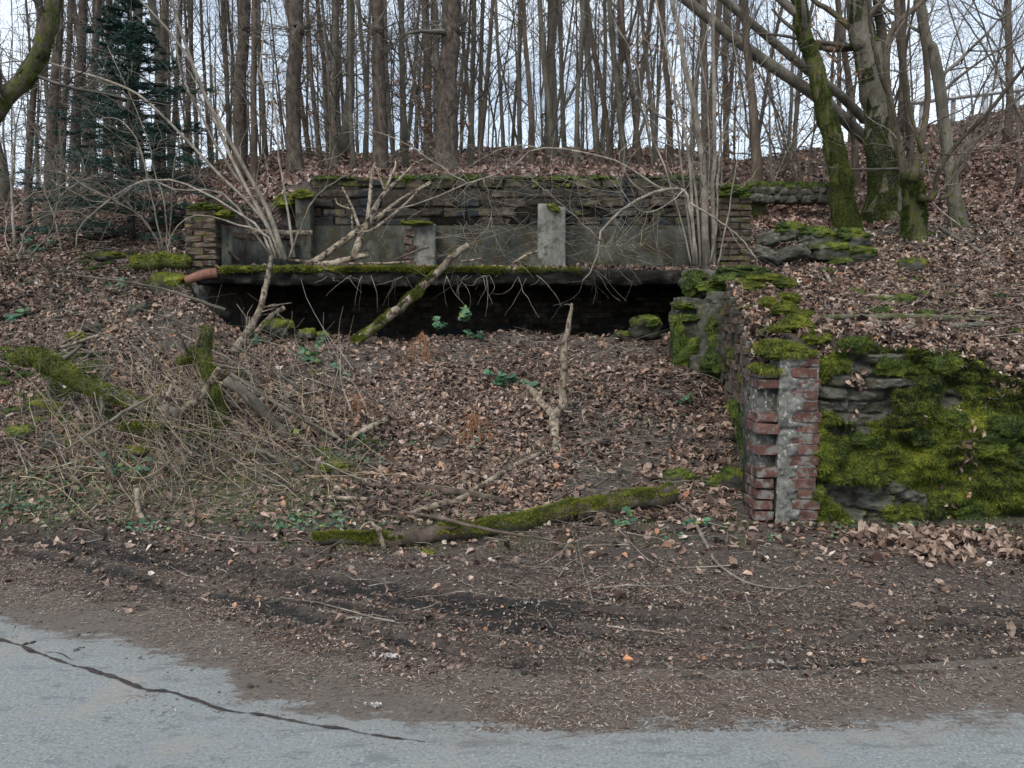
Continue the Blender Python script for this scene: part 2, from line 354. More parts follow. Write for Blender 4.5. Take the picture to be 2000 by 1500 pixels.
def groundmat():
    m, t, b = newmat('earth'); n = NT(t); co = n.co()
    f1 = n.noise(co, 2.2, 7); f2 = n.noise(co, 16, 8, .3, .75); f3 = n.noise(n.co((1, 1.6, 1)), 60, 5, 0, .75)
    c = n.ramp(f2, [(.3, (.023, .019, .017)), (.5, (.066, .054, .047)), (.68, (.125, .104, .09))])
    c = n.mix(n.ramp(f3, [(.52, 0.0), (.66, .8)]), c, (.17, .125, .09))
    c = n.mix(n.ramp(f1, [(.42, 0.0), (.62, .5)]), c, (.055, .05, .044))
    mud = n.math('ADD', n.attr('rnd'), n.math('MULTIPLY', n.math('SUBTRACT', f2, .5), .8))
    c = n.mix(n.ramp(mud, [(.32, 0.0), (.5, 1.0)]), c, n.ramp(f3, [(.3, (.010, .009, .009)), (.7, (.040, .036, .034))]))
    ds = n.math('ADD', n.math('MULTIPLY', n.attr('rnd'), -1.0), n.math('MULTIPLY', n.math('SUBTRACT', n.noise(co, 5, 6), .5), 1.2))
    c = n.mix(n.ramp(ds, [(.25, 0.0), (.8, 1.0)]), c, n.ramp(n.noise(n.co((1, 1.8, 1)), 50, 5, 0, .8), DUST))
    gr = n.math('ADD', n.attr('moss'), n.math('MULTIPLY', n.math('SUBTRACT', n.noise(co, 9, 5), .5), 1.6))
    c = n.mix(n.ramp(gr, [(.45, 0.0), (.75, .85)]), c, n.ramp(f3, [(.3, (.028, .045, .012)), (.7, (.085, .105, .03))]))
    t.links.new(c, b.inputs['Base Color']); b.inputs['Roughness'].default_value = .92
    n.bump(b, n.math('ADD', f2, n.math('MULTIPLY', f3, .35)), .8, .02); return m
def roadmat():
    m, t, b = newmat('asphalt'); n = NT(t); co = n.co()
    g = n.vor(n.co((.7, 1, 1)), 42); f = n.noise(co, 75, 5, 0, .85); big = n.noise(co, 1.3, 6)
    c = n.ramp(f, [(.32, (.085, .092, .092)), (.45, (.175, .190, .190)), (.55, (.235, .25, .246)), (.68, (.45, .46, .445))])
    c = n.mix(n.ramp(big, [(.35, 0.0), (.65, .5)]), c, (.20, .212, .21))
    # fine dark pits and pale chips
    c = n.mix(n.ramp(g, [(.10, .85), (.2, 0.0)]), c, (.10, .10, .098))
    c = n.mix(n.ramp(n.noise(n.co((.7, 1.6, 1)), 7, 7, .0, .75), [(.53, 0.0), (.61, .5)]), c, (.09, .098, .10))
    c = n.mix(n.ramp(n.noise(co, 2.6, 5), [(.55, 0.0), (.66, .45)]), c, (.27, .24, .20))
    e = n.math('ADD', n.attr('rnd'), n.math('MULTIPLY', n.math('SUBTRACT', n.noise(n.co((1, 2.4, 1)), 3.5, 10, .0, .82), .5), .9))
    dc = n.mix(n.ramp(n.noise(co, 9, 6), [(.35, 0.0), (.65, .6)]), n.ramp(n.noise(n.co((1, 1.8, 1)), 42, 6, 0, .9), DUST), (.045, .034, .027))
    c = n.mix(n.ramp(e, [(-.04, 1.0), (.05, 0.0)]), c, dc)
    c = n.mix(n.ramp(e, [(.0, .35), (.25, 0.0)]), c, (.15, .13, .11))
    t.links.new(c, b.inputs['Base Color']); b.inputs['Roughness'].default_value = .85
    n.bump(b, n.math('ADD', f, n.math('MULTIPLY', g, .5)), .5, .006); return m
M['ground'] = groundmat(); M['road'] = roadmat()

# ------------------------------------------------------------------ terrain
COL = np.array([-900, 0, 200, 370, 480, 600, 1000, 1300, 1450, 1600, 1800, 2000, 2900], float)
LOW = {  # Y: py of the ground along COL (before the ruin)
 6.5: [975, 975, 975, 970, 965, 965, 965, 960, 950, 950, 950, 950, 950],
 7.0: [930, 930, 925, 925, 915, 910, 908, 898, 888, 880, 880, 880, 880],
 7.5: [885, 885, 872, 870, 865, 858, 852, 842, 832, 825, 820, 820, 820],
 8.0: [830, 830, 818, 812, 812, 808, 803, 795, 788, 780, 780, 780, 780],
 8.5: [770, 770, 752, 752, 765, 765, 758, 753, 748, 740, 740, 740, 740],
 9.0: [715, 715, 690, 690, 718, 722, 718, 715, 712, 710, 700, 700, 700],
 9.5: [660, 655, 640, 640, 680, 685, 685, 685, 688, 680, 680, 680, 680],
 10.0: [610, 600, 590, 592, 655, 660, 658, 660, 665, 660, 650, 650, 650],
 10.6: [570, 550, 543, 548, 650, 655, 655, 655, 655, 640, 640, 640, 640],
 11.5: [545, 510, 505, 500, 480, 600, 600, 600, 600, 500, 500, 480, 480],
 13.0: [520, 480, 465, 440, 398, 352, 347, 350, 400, 446, 440, 420, 380],
 16.0: [500, 440, 428, 398, 362, 333, 326, 335, 362, 385, 372, 345, 280],
 20.0: [470, 402, 390, 362, 335, 315, 307, 318, 330, 335, 305, 268, 130],
 24.0: [455, 378, 366, 342, 320, 306, 300, 306, 308, 290, 245, 200, 40]}
HIGH = {  # terrace right of the side wall
 6.1: [670]*9+[668, 674, 730, 752], 7.0: [630]*9+[630, 632, 655, 660], 8.0: [595]*9+[594, 592, 590, 570],
 9.0: [562]*9+[560, 555, 545, 520], 10.0: [528]*9+[528, 520, 505, 470], 11.0: [505]*9+[500, 490, 470, 440],
 12.0: [470]*9+[470, 462, 445, 410], 13.0: [446]*9+[446, 440, 420, 380], 16.0: LOW[16.0], 20.0: LOW[20.0], 24.0: LOW[24.0]}
def tab(d):
    Ys = sorted(d); Z = np.array([[zpy(p, y) for p in d[y]] for y in Ys]); return np.array(Ys), Z
def prep(d, low):
    Ys, Z = tab(d)
    if low:
        Ys = np.concatenate([[-50, 5.3, 6.0], Ys]); Z = np.vstack([np.zeros((2, 13)), np.full((1, 13), .03), Z])
    # ground falls away beyond the crest
    Z = np.vstack([Z, Z[-1]-.1, Z[-1]-1.5, Z[-1]-6, np.full((1, 13), -12.)]); Ys = np.concatenate([Ys, [26, 32, 50, 900]])
    return Ys, Z
TL = prep(LOW, True); TH = prep(HIGH, False)
def look(T, px, Y):
    Ys, Z = T; j = np.clip(np.searchsorted(Ys, Y)-1, 0, len(Ys)-2); f = np.clip((Y-Ys[j])/(Ys[j+1]-Ys[j]), 0, 1)
    i = np.clip(np.searchsorted(COL, px)-1, 0, len(COL)-2); g = np.clip((px-COL[i])/(COL[i+1]-COL[i]), 0, 1)
    g = g*g*(3-2*g)*.5+g*.5
    return (Z[j, i]*(1-g)+Z[j, i+1]*g)*(1-f)+(Z[j+1, i]*(1-g)+Z[j+1, i+1]*g)*f
def flat(px, py):
    z = zpy(py, 1.0)-CAMZ; return Wp(px, py, CAMZ/(-z))
def curveY(pix):
    P = np.array([flat(a, b) for a, b in pix]); return P[:, 0], P[:, 1]
RUTS = [([(-300, 1000), (0, 1040), (300, 1092), (600, 1142), (900, 1180), (1200, 1203), (1500, 1222), (2000, 1238), (2400, 1240)], .085, .055),
        ([(-300, 975), (0, 1012), (150, 1040), (400, 1088), (620, 1130), (850, 1168)], .05, .035),
        ([(-300, 1030), (0, 1072), (250, 1130), (480, 1185), (640, 1228), (800, 1260), (1000, 1288), (1300, 1303), (1600, 1300), (2000, 1285), (2400, 1275)], .05, .05),
        ([(900, 1190), (1050, 1222), (1250, 1248), (1500, 1262), (2000, 1258)], .04, .04),
        ([(1100, 1170), (1500, 1195), (2000, 1205), (2400, 1205)], .025, .05)]
RUTS += [([(-300, 1016), (0, 1054), (300, 1108), (600, 1158), (900, 1196), (1200, 1216)], .03, .02), ([(500, 1172), (800, 1210), (1100, 1236), (1400, 1282), (1700, 1284), (2000, 1270)], .03, .022), ([(1000, 1310), (1200, 1318), (1500, 1316), (1900, 1300)], .025, .02)]
RUTS = [(curveY(a), d, wd) for a, d, wd in RUTS]
EDGE = curveY([(-500, 1165), (0, 1204), (120, 1232), (228, 1244), (350, 1278), (440, 1308), (465, 1342), (540, 1366), (680, 1388), (800, 1400), (960, 1416), (1040, 1424), (1160, 1418), (1280, 1405), (1400, 1406), (1600, 1410), (1800, 1402), (2000, 1384), (2500, 1350)])
def rut(X, Y):
    z = 0; m = 0
    for (cx, cy), d, wd in RUTS:
        c = np.interp(X, cx, cy)+.03*noise(X*2.2, 1.3, 0, 5); u = (Y-c)/wd
        on = sstep(cx[0]-.1, cx[0]+.4, X)*(1-sstep(cx[-1]-.4, cx[-1]+.1, X))*(.8+.2*noise(X*1.1, cy[0], 0, 9))*(.85+.15*np.sin(X*70))
        z = z-on*d*np.exp(-u*u)+on*d*.5*np.exp(-(np.abs(u)-1.7)**2*3); m = np.maximum(m, on*np.exp(-(u/1.15)**2))
    return z, m
def wallx(Y):    # centre line of the terrace edge
    return np.interp(Y, [5.9, 8.6, 9.0, 10.2, 10.4, 12.6, 12.9], [2.02, 2.5, 2.35, 2.35, 2.85, 2.95, 2.95])
PIT = (-4.0, 2.75, 10.2, 12.75)
def pitx(Y): return np.interp(Y, [10.2, 10.62, 12.45], [-4.0, -4.0, -3.35])
def h(X, Y, rough=True):
    X = np.asarray(X, float); Y = np.asarray(Y, float); X, Y = np.broadcast_arrays(X, Y)
    px = 1000+FPX*X/np.maximum(Y, 3.5)
    zl = look(TL, px, Y); zh = look(TH, px, np.maximum(Y, 6.1))
    k = sstep(-.05, .05, X-wallx(Y))*sstep(6.15, 6.25, Y)
    k = np.where(Y > 12.9, 1*sstep(-.1, 1.2, X-2.4), k)
    z = zl*(1-k)+zh*k
    inp = (X > PIT[0]+.0) & (X < PIT[1]) & (Y > PIT[2]) & (Y < PIT[3])
    inp = inp & (X > pitx(Y))
    zp = np.interp(Y, [10.2, 10.9, 12.5, 12.75], [1.28, .8, .7, .7])
    z = np.where(inp, np.minimum(z, zp), z)
    if rough:
        a = sstep(5.6, 7.0, Y)*np.where(inp, .3, 1)
        z = z+a*(.05*fbm(X*1.4, Y*1.4, 0, 1)+.028*fbm(X*5, Y*5, 0, 2)+.012*noise(X*14, Y*14, 0, 4))
        z = z+a*sstep(15, 22, Y)*.22*fbm(X*.45, Y*.45, 0, 21)
        near = (1-a)*sstep(0, .5, Y-np.interp(X, *EDGE))
        z = z+near*(.02*fbm(X*2, Y*5, 0, 6)+.014*fbm(X*11, Y*16, 0, 8))
    rz, rm = rut(X, Y); z = z+rz*(rough+0)
    e = np.interp(X, *EDGE)-Y
    z = z-.045*sstep(-.6, .0, e)+.02*sstep(-.7, -.4, e)*(1-sstep(-.3, .1, e))*fbm(X*5, Y*9, 0, 79)
    return z
def hn(X, Y):
    d = .04; a = (h(X+d, Y)-h(X-d, Y))/(2*d); b = (h(X, Y+d)-h(X, Y-d))/(2*d)
    v = np.stack([-a, -b, np.ones_like(a)], -1); l = np.linalg.norm(v[..., :2], axis=-1, keepdims=True)
    v[..., :2] *= np.minimum(1, 1.6/np.maximum(l, 1e-6)); return nrm(v)
def G(px, py, dz=0.0, y0=4.4):
    Ys = np.arange(y0, 34, .02); t = np.array([Wp(px, py, y) for y in (1.0,)])[0]
    X = t[0]*Ys; Z = CAMZ+(t[2]-CAMZ)*Ys; k = np.argmax(Z < h(X, Ys)); Y = Ys[k]
    return np.array([X[k], Y, Z[k]+dz])
xs = np.unique(np.round(np.concatenate([np.arange(-7, 7.01, .045), np.linspace(-30, -7, 90), np.linspace(7, 30, 90), [-900, -300, -120, -60, 60, 120, 300, 900]]), 4))
ys = np.unique(np.round(np.concatenate([np.arange(3.0, 7, .032), np.arange(7, 14, .06), np.arange(14, 27, .2), np.linspace(27, 60, 34), [-900, -200, -40, -10, 0, 100, 200, 500, 900]]), 4))
GX, GY = np.meshgrid(xs, ys, indexing='ij'); GZ = h(GX, GY)
far = (np.abs(GX) > 70); GZ = np.where(far & (GY < 3), -.05, GZ)
vi = np.arange(GX.size).reshape(GX.shape)
_, mud = rut(GX, GY); gs = np.where((GY > 4.9) & (GY < 7.3), 1, 0)*1.0
dst = (1-sstep(-.1, .55, GY-np.interp(GX, *EDGE)-.35+.3*fbm(GX*1.1, GY*2, 0, 77)))*(GY < 8)
mud = mud*.95+.45*(sstep(3.0, 4.2, GY)*(1-sstep(5.1, 5.7, GY)))*(.5+.5*noise(GX*1.3, GY*2.2, 0, 31))
pxg = 1000+FPX*GX/np.maximum(GY, 3)
grn = .62*sstep(5.5, 6.1, GY)*(1-sstep(7.2, 8.0, GY))*(1-sstep(600, 900, pxg))+.4*sstep(14, 20, GY)*0
grn = np.maximum(grn, .5*sstep(5.3, 5.8, GY)*(1-sstep(6.1, 6.6, GY))*sstep(1550, 1700, pxg))
grn = np.maximum(grn, .55*(1-sstep(100, 500, pxg))*sstep(8.5, 10, GY)*(1-sstep(12.5, 14, GY)))
g = MB(); g.add(np.stack([GX, GY, GZ], -1), np.stack([vi[:-1, :-1], vi[1:, :-1], vi[1:, 1:], vi[:-1, 1:]], -1).reshape(-1, 4), None, (mud-dst*(1-np.clip(mud*1.6, 0, 1))).ravel(), grn.ravel())
g.build('ground', M['ground'], kind='structure')

# road with its dusty ragged edge and tar seam
rx = np.concatenate([[-300, -60, -20], np.arange(-8, 8.01, .06), [20, 60, 300]]); re = np.concatenate([np.linspace(-.45, 1.5, 50), [2, 3, 4, 6, 9]])
ex = np.interp(rx, *EDGE)
RX, RE = np.meshgrid(rx, re, indexing='ij'); RY = ex[:, None]-RE
RZ = .0+.004*fbm(RX*1.2, RY*1.2, 0, 3)*0; vi = np.arange(RX.size).reshape(RX.shape)
r_ = MB(); r_.add(np.stack([RX, RY, RZ], -1), np.stack([vi[:-1, 1:], vi[1:, 1:], vi[1:, :-1], vi[:-1, :-1]], -1).reshape(-1, 4), None, RE.ravel(), 0)
road = r_.build('road', M['road'], kind='structure')
def seam(pix, w0, w1, n=260):
    P = smooth([flat(a, b) for a, b in pix], n); x = P[:, 0]; y = P[:, 1]+.006*fbm(x*11, 0, 0, 4)
    wd = np.interp(np.linspace(0, 1, n), [0, .5, 1], [w0, w0, w1])*(1+.7*fbm(x*26, 3, 0, 6)); wd = np.maximum(wd, .001)
    V = np.concatenate([np.stack([x, y-wd, np.full(n, .004)], -1), np.stack([x, y+wd, np.full(n, .004)], -1)])
    i = np.arange(n-1); return V, np.stack([i, i+1, i+1+n, i+n], -1)
sm = MB()
for args in [([(-250, 1190), (0, 1250), (70, 1276), (140, 1300), (180, 1309), (280, 1345), (330, 1351), (440, 1387), (520, 1400), (640, 1421), (740, 1438), (830, 1450)], .010, .003),
             ([(85, 1276), (115, 1277), (135, 1288), (143, 1291)], .004, .002, 30)]:
    V, Q = seam(*args); sm.add(V, Q, None, .2)
M['tar'] = surfmat('tar seam', [(.035, .028, .028), (.065, .053, .052), (.10, .085, .08)], 20, bump=.4, mossmode=False)
sm.build('tar_seam', M['tar'], road)

# ------------------------------------------------------------------ leaf litter
def leaves(mb, P, N, size, curl=.35, tilt=.45, rnd=None, r=None, aspect=.62):
    r = r or rs; n = len(P); size = np.broadcast_to(size, (n,))
    up = nrm(N+r.normal(0, tilt, (n, 3))); a = nrm(np.cross(up, r.normal(0, 1, (n, 3)))); b = np.cross(up, a)
    s = size[:, None]; wd = s*aspect*(.75+.5*r.rand(n, 1)); c = s*curl*r.normal(0, .8, (n, 1)); f = s*curl*r.normal(.3, .7, (n, 1))
    def p(x, y, z): return P+a*x*s+b*y*wd+up*z
    V = np.stack([p(-.5, 0, c*.8), p(-.2, .42, f), p(.2, .36, f*.9+c*.1), p(.55, 0, c*1.1), p(.2, -.36, f*.8), p(-.2, -.42, f*1.1), p(-.18, 0, 0*f), p(.2, 0, 0*f)], 1)
    k = np.arange(n)[:, None]*8
    T = np.concatenate([k+np.array([[0, 6, 1]]), k+np.array([[2, 7, 3]]), k+np.array([[0, 5, 6]]), k+np.array([[4, 3, 7]])])
    Q = np.concatenate([k+np.array([[1, 6, 7, 2]]), k+np.array([[5, 4, 7, 6]])])
    mb.add(V.reshape(-1, 3), Q, T, np.repeat(r.rand(n) if rnd is None else rnd, 8), 0)
def region(n, y0, y1, u0, u1, dens=None, power=1.0):
    Y = y0+(y1-y0)*rs.rand(n)**power; X = (u0+(u1-u0)*rs.rand(n))*Y
    if dens is not None:
        k = rs.rand(n) < dens(X, Y); X, Y = X[k], Y[k]
    return X, Y
def clear(X, Y):     # 1 where open ground, 0 inside masonry
    wx = wallx(Y); a = (np.abs(X-wx) > np.where(Y < 9, .24, .12)) | (Y < 5.85) | (Y > 12.9)
    b = ~((X > pitx(Y)-.1) & (X < PIT[1]+.15) & (Y > 10.15) & (Y < 12.95)); c = ~((Y > 5.85) & (Y < 6.22) & (X > 1.7))
    return (a & b & c)*1.0
lf = MB()
X, Y = region(85000, 5.9, 10.25, -.74, .74, lambda X, Y: clear(X, Y)*(.35+.65*sstep(6.0, 7.2, Y))*(.18+.82*sstep(-.55, .35, fbm(X*1.3, Y*1.5, 0, 51)))*np.where((X < -1.2) & (Y < 7.2), .2, 1)*1.25)
P = np.stack([X, Y, h(X, Y)+.012+.02*rs.rand(len(X))], -1)
tone = np.clip(rs.rand(len(X))*.97+.22*fbm(X*1.6, Y*1.6, 0, 55), 0, None); tone = np.where(tone > 1, rs.rand(len(X)), tone)
leaves(lf, P, hn(X, Y), .024+.075*rs.rand(len(X))**2, .28, .36, tone)
X, Y = region(70000, 6.3, 14, .2, .95, lambda X, Y: clear(X, Y)*(X > wallx(Y))*(.25+.75*sstep(-.5, .3, fbm(X*1.2, Y*1.2, 0, 52))))
P = np.stack([X, Y, h(X, Y)+.012+.02*rs.rand(len(X))], -1)
leaves(lf, P, hn(X, Y), .030+.06*rs.rand(len(X))**1.5, .3, .45)
X, Y = region(26000, 9.8, 14, -.9, -.28, lambda X, Y: clear(X, Y))
P = np.stack([X, Y, h(X, Y)+.015], -1); leaves(lf, P, hn(X, Y), .030+.06*rs.rand(len(X))**1.5, .3, .45)
fr = MB(); X, Y = region(40000, 3.1, 6.3, -.8, .8, lambda X, Y: (np.interp(X, *EDGE) < Y-.05)*(.25+.75*sstep(-.3, .5, fbm(X*1.6, Y*3, 0, 75)))*(1-.95*rut(X, Y)[1])*clear(X, Y))
leaves(fr, np.stack([X, Y, h(X, Y)+.006], -1), hn(X, Y), .010+.024*rs.rand(len(X))**2, .3, .3, rs.rand(len(X))**1.15)
fr.build('leaf_crumbs', M['leaf'], smooth=False, label='crumbled bits of leaf and bark trodden into the verge', cat='leaf litter', kind='stuff')
X, Y = region(7500, 3.8, 6.2, -.8, .8, lambda X, Y: (sstep(4.5, 6.0, Y)*.9+.05)*(np.interp(X, *EDGE) < Y-.1)*clear(X, Y)*(.6+.5*sstep(.2, .45, X/Y)))
P = np.stack([X, Y, h(X, Y)+.012], -1); leaves(lf, P, hn(X, Y), .045+.04*rs.rand(len(X)), .3, .3)
lf.build('leaf_litter', M['leaf'], smooth=False, label='carpet of curled brown fallen leaves covering the bank and terrace', cat='leaf litter', kind='stuff')
lf = MB()
X, Y = region(90000, 12.8, 26, -.85, .85, lambda X, Y: clear(X, Y)*(1-.35*sstep(17, 25, Y)))
P = np.stack([X, Y, h(X, Y)+.03], -1); leaves(lf, P, hn(X, Y), .09+.07*rs.rand(len(X)), .3, .6)
lf.build('forest_floor_leaves', M['leaf_far'], smooth=False, label='reddish brown fallen leaves under the trees on the hill', cat='leaf litter', kind='stuff')

# needle dust on the verge and the road edge
nb = MB()
X, Y = region(210000, 2.9, 5.7, -.85, .85, lambda X, Y: np.clip(1-sstep(-.35, .35, np.interp(X, *EDGE)-Y+.35*fbm(X*2, Y*3, 0, 71)), 0, 1)*(.6+.4*noise(X*2, Y*3, 0, 72))*(1-.97*rut(X, Y)[1]))
n = len(X); a = rs.rand(n)*6.28; L = .004+.013*rs.rand(n)**2.5; d = np.stack([np.cos(a), np.sin(a), rs.normal(0, .15, n)], -1); s = np.stack([-np.sin(a), np.cos(a), 0*a], -1)
P = np.stack([X, Y, np.maximum(h(X, Y), 0)+.004], -1); wd = (.0010+.0016*rs.rand(n))[:, None]
V = np.stack([P-d*L[:, None]-s*wd, P+d*L[:, None]-s*wd, P+d*L[:, None]+s*wd, P-d*L[:, None]+s*wd], 1).reshape(-1, 3)
nb.add(V, np.arange(4*n).reshape(-1, 4), None, np.repeat(rs.rand(n), 4), 0)
X, Y = region(34000, 5.9, 10, -.7, .75, lambda X, Y: clear(X, Y)*(.3+.7*sstep(-.2, .4, fbm(X*1.5, Y*1.5, 0, 73))))
n = len(X); N_ = hn(X, Y); d = nrm(np.cross(N_, rs.normal(0, 1, (n, 3)))); s = np.cross(N_, d); L = (.015+.05*rs.rand(n)**2)[:, None]; wd = (.0015+.0015*rs.rand(n))[:, None]; P = np.stack([X, Y, h(X, Y)+.022+.02*rs.rand(n)], -1)
nb.add(np.stack([P-d*L-s*wd, P+d*L-s*wd, P+d*L+s*wd, P-d*L+s*wd], 1).reshape(-1, 3), np.arange(4*n).reshape(-1, 4), None, np.repeat(.3+.7*rs.rand(n), 4), 0)
nb.build('needle_litter', M['bits'], smooth=False, label='fine brown needles and bark crumbs strewn along the road edge and over the bank', cat='needle litter', kind='stuff')
pb = MB()
X, Y = region(1500, 3.2, 6.4, -.8, .8, lambda X, Y: (np.interp(X, *EDGE) < Y+.2))
for x, y, z, q in zip(X, Y, np.maximum(h(X, Y), 0), rs.rand(len(X))):
    s = .006+.014*q**4; rock(pb, (x, y, z), (s, s*.8, s*.55), (0, 0, x*9), int(q*90), n=2, amp=.2)
pb.build('pebbles', M['stone'], label='small grey pebbles scattered in the verge mud', cat='pebbles', kind='stuff')
# grass
gb = MB()
def blades(mb, X, Y, ln, wd):
    n = len(X); P = np.stack([X, Y, h(X, Y)], -1); fuzz(mb, P, np.tile([0, 0, 1.], (n, 1)), ln, wd, 0, None, .55)
X, Y = region(34000, 5.2, 7.9, -.8, .15, lambda X, Y: (fbm(X*2.2, Y*2.2, 0, 61) > -.15)*(sstep(5.3, 6.0, Y+.12*X*0))*(1-sstep(7.2, 7.9, Y))*(1-sstep(-.35, .1, X/Y)*.7)); blades(gb, X, Y, .05, .005)
X, Y = region(9000, 5.3, 6.1, .1, .9, lambda X, Y: (fbm(X*2.2, Y*2.2, 0, 62) > .1)*(.4+.6*sstep(.3, .4, X/Y))); blades(gb, X, Y, .04, .005)
X, Y = region(6000, 5.2, 5.9, -.30, .3, lambda X, Y: (fbm(X*3, Y*3, 0, 65) > .1)); blades(gb, X, Y, .05, .004)
gb.build('grass', M['grass'], smooth=False, label='short sparse grass and clover between verge and bank', cat='grass', kind='stuff')

# ------------------------------------------------------------------ masonry
def bricks(mb, O, D, N, length, ztop, bl=.24, bh=.071, gap=.012, depth=.11, jit=.003, skip=None, bev=.006, push=.006, moss=0.0, half=True, z0=0.0, mossf=None):
    D = nrm(np.asarray(D, float)); N = nrm(np.asarray(N, float)); c = 0; z = z0
    while True:
        s = -(bl/2 if (c % 2 and half) else 0); anyb = False
        while s < length-.02:
            a = max(s, 0); b = min(s+bl-gap, length)
            zt = ztop((a+b)/2) if callable(ztop) else ztop
            if b-a > .03 and z+bh*.7 < zt:
                anyb = True
                if not (skip and skip(a, c)):
                    q = rs.normal(0, push); o = np.asarray(O)+D*a+N*(-depth+q)+np.array([0, 0, z])
                    ms = mossf(a, z) if mossf else moss
                    obox(mb, o, D*(b-a), N*depth, (0, 0, bh-gap*.0), jit=jit, bev=bev, moss=ms)
            s += bl
        z += bh+gap; c += 1
        if not anyb and z > (1.2 if callable(ztop) else ztop): break
        if c > 60: break
def wpx(px, Y): return (px-1000)/FPX*Y*1.003

# --- front brick pillar at the end of the side wall
PY = 5.86; xl, xm, xr = wpx(1480, PY), wpx(1524, PY), wpx(1602, PY)
pil = empty('brick_pillar', (1.98, PY, 0), 'crumbling red brick pillar with missing bricks and moss cap beside the mossy stone wall', 'pillar')
loc = np.array([1.98, PY, 0])
def pbuild(mb, name, mat, par, base, **k):
    mb.v = [v-np.asarray(base) for v in mb.v]; return mb.build(name, mat, par, **k)
b = MB(); ch = .0815; top = zpy(690, PY)
for c in range(16):
    z = -.03+c*ch
    if z+.06 > top: break
    # right column: alternating stretcher/header, partly broken back
    dx = rs.normal(0, .004); L0 = xm+.075 if c % 2 == 0 else xm+.135
    obox(b, (L0+rs.normal(0, .015), PY-.012+rs.normal(0, .004), z), (xr-L0-.004+dx, 0, 0), (0, .3, 0), (0, 0, .070), jit=.002, bev=.005, rnd=.35+.5*rs.rand())
    if c % 2 == 0:
        pass
    # left toothing
    if c in (0, 1, 2, 3, 4) or c in (5, 7, 9, 10, 13, 14):
        w_ = xm-xl-.008+rs.normal(0, .006)-(0.02 if c < 5 else 0)
        obox(b, (xl+rs.normal(0, .006), PY-.02+rs.normal(0, .01), z), (w_, 0, 0), (0, .26, 0), (0, 0, .066), jit=.003, bev=.006, rnd=.3+.6*rs.rand())
pbuild(b, 'bricks', M['brick'], pil, loc, smooth=False)
b = MB(); n = 26; m = 120
# rough mortar core: heightfield front, irregular right margin lets bricks show
U = np.linspace(xm-.012, xr-.012, n); Z = np.linspace(-.05, top-.01, m); UU, ZZ = np.meshgrid(U, Z, indexing='ij')
cc = np.floor((ZZ+.03)/ch); bnd = np.where(cc % 2 == 0, xm+.085, xm+.14)+.03*noise(ZZ*16, 0, 0, 4)
YY = PY-.024+.012*fbm(UU*22, ZZ*22, 0, 9)+.024*sstep(-.01, .03, UU-bnd)
YY = YY+.03*np.exp(-((ZZ-zpy(838, PY))/.012)**2)
vi = np.arange(n*m).reshape(n, m)
b.add(np.stack([UU, YY, ZZ], -1), np.stack([vi[:-1, :-1], vi[1:, :-1], vi[1:, 1:], vi[:-1, 1:]], -1).reshape(-1, 4), None, .5, 0.0)
pbuild(b, 'mortar', M['plaster'], pil, loc)
b = MB(); box(b, xm-.005, xr-.02, PY+.012, PY+.38, -.05, top-.01, rnd=.3); box(b, xl+.012, xm, PY+.045, PY+.36, -.05, zpy(722, PY), rnd=.1)
pbuild(b, 'core', M['mortar'], pil, loc)
b = MB()
for x, y, z, r in [(1.95, PY+.07, top-.01, (.10, .10, .04)), (2.07, PY+.09, top+.01, (.09, .12, .045)), (2.16, PY+.08, top-.01, (.07, .12, .025)), (1.84, PY+.08, zpy(722, PY)+.0, (.08, .10, .03)), (2.02, PY+.26, top+.02, (.15, .14, .06))]:
    mossy(b, (x, y, z), r, int(x*50), dens=16000, ln=.022)
# hanging moss strands
k = 700; x = xl+(xr-.12-xl)*rs.rand(k); zz = np.where(x < xm, zpy(722, PY), top)+.01
fuzz(b, np.stack([x, np.full(k, PY-.03), zz], -1), np.tile([0, -.3, -1.], (k, 1)), .05, .006, 1, None, .25)
pbuild(b, 'moss_cap', M['moss'], pil, loc, smooth=False)

# --- receding brick side wall
sw = empty('brick_side_wall', (2.1, 7.2, 0), 'weathered grey brick side wall running back up the bank under moss cushions', 'wall')
loc = np.array([2.1, 7.2, 0]); A = np.array([1.815, 6.1, 0]); Bv = np.array([2.27, 8.65, 0]); Dv = Bv-A; Lw = np.linalg.norm(Dv); Dn = Dv/Lw; Nn = np.array([-Dn[1], Dn[0], 0])
wtop = lambda s: np.interp(s, [0, .3, .6, 1.2, 1.8, 2.6], [1.18, 1.30, 1.42, 1.58, 1.76, 1.86])
def wb(s): return np.interp(s, [0, 1, 2, 2.6], [-.05, .25, .55, .75])
b = MB(); bricks(b, A, Dn, Nn, Lw, wtop, skip=lambda a, c: rs.rand() < .04, push=.012, jit=.005, mossf=lambda a, z: .55 if rs.rand() < .15 else .15)
pbuild(b, 'bricks', M['brick_old'], sw, loc, smooth=False)
b = MB()
for i in range(12):
    s0, s1 = Lw*i/12, Lw*(i+1)/12+.0; o = A+Dn*s0-Nn*.36
    obox(b, o+np.array([0, 0, -.1]), Dn*(s1-s0), Nn*(.345), (0, 0, wtop((s0+s1)/2)+.06), jit=.0, rnd=.6, moss=.3)
pbuild(b, 'core', M['mortar'], sw, loc)
b = MB()     # loose coping stones and bricks on top
for i in range(26):
    s = Lw*rs.rand(); o = A+Dn*s-Nn*(.05+.3*rs.rand()); q = .05+.05*rs.rand()
    rock(b, (o[0], o[1], wtop(s)+.0+.03*rs.rand()), (q*1.3, q, q*.5), (rs.normal(0, .15), rs.normal(0, .15), rs.rand()*3), i, .65, 4, .12, moss=.5)
pbuild(b, 'coping_stones', M['stone'], sw, loc, smooth=False)
b = MB()
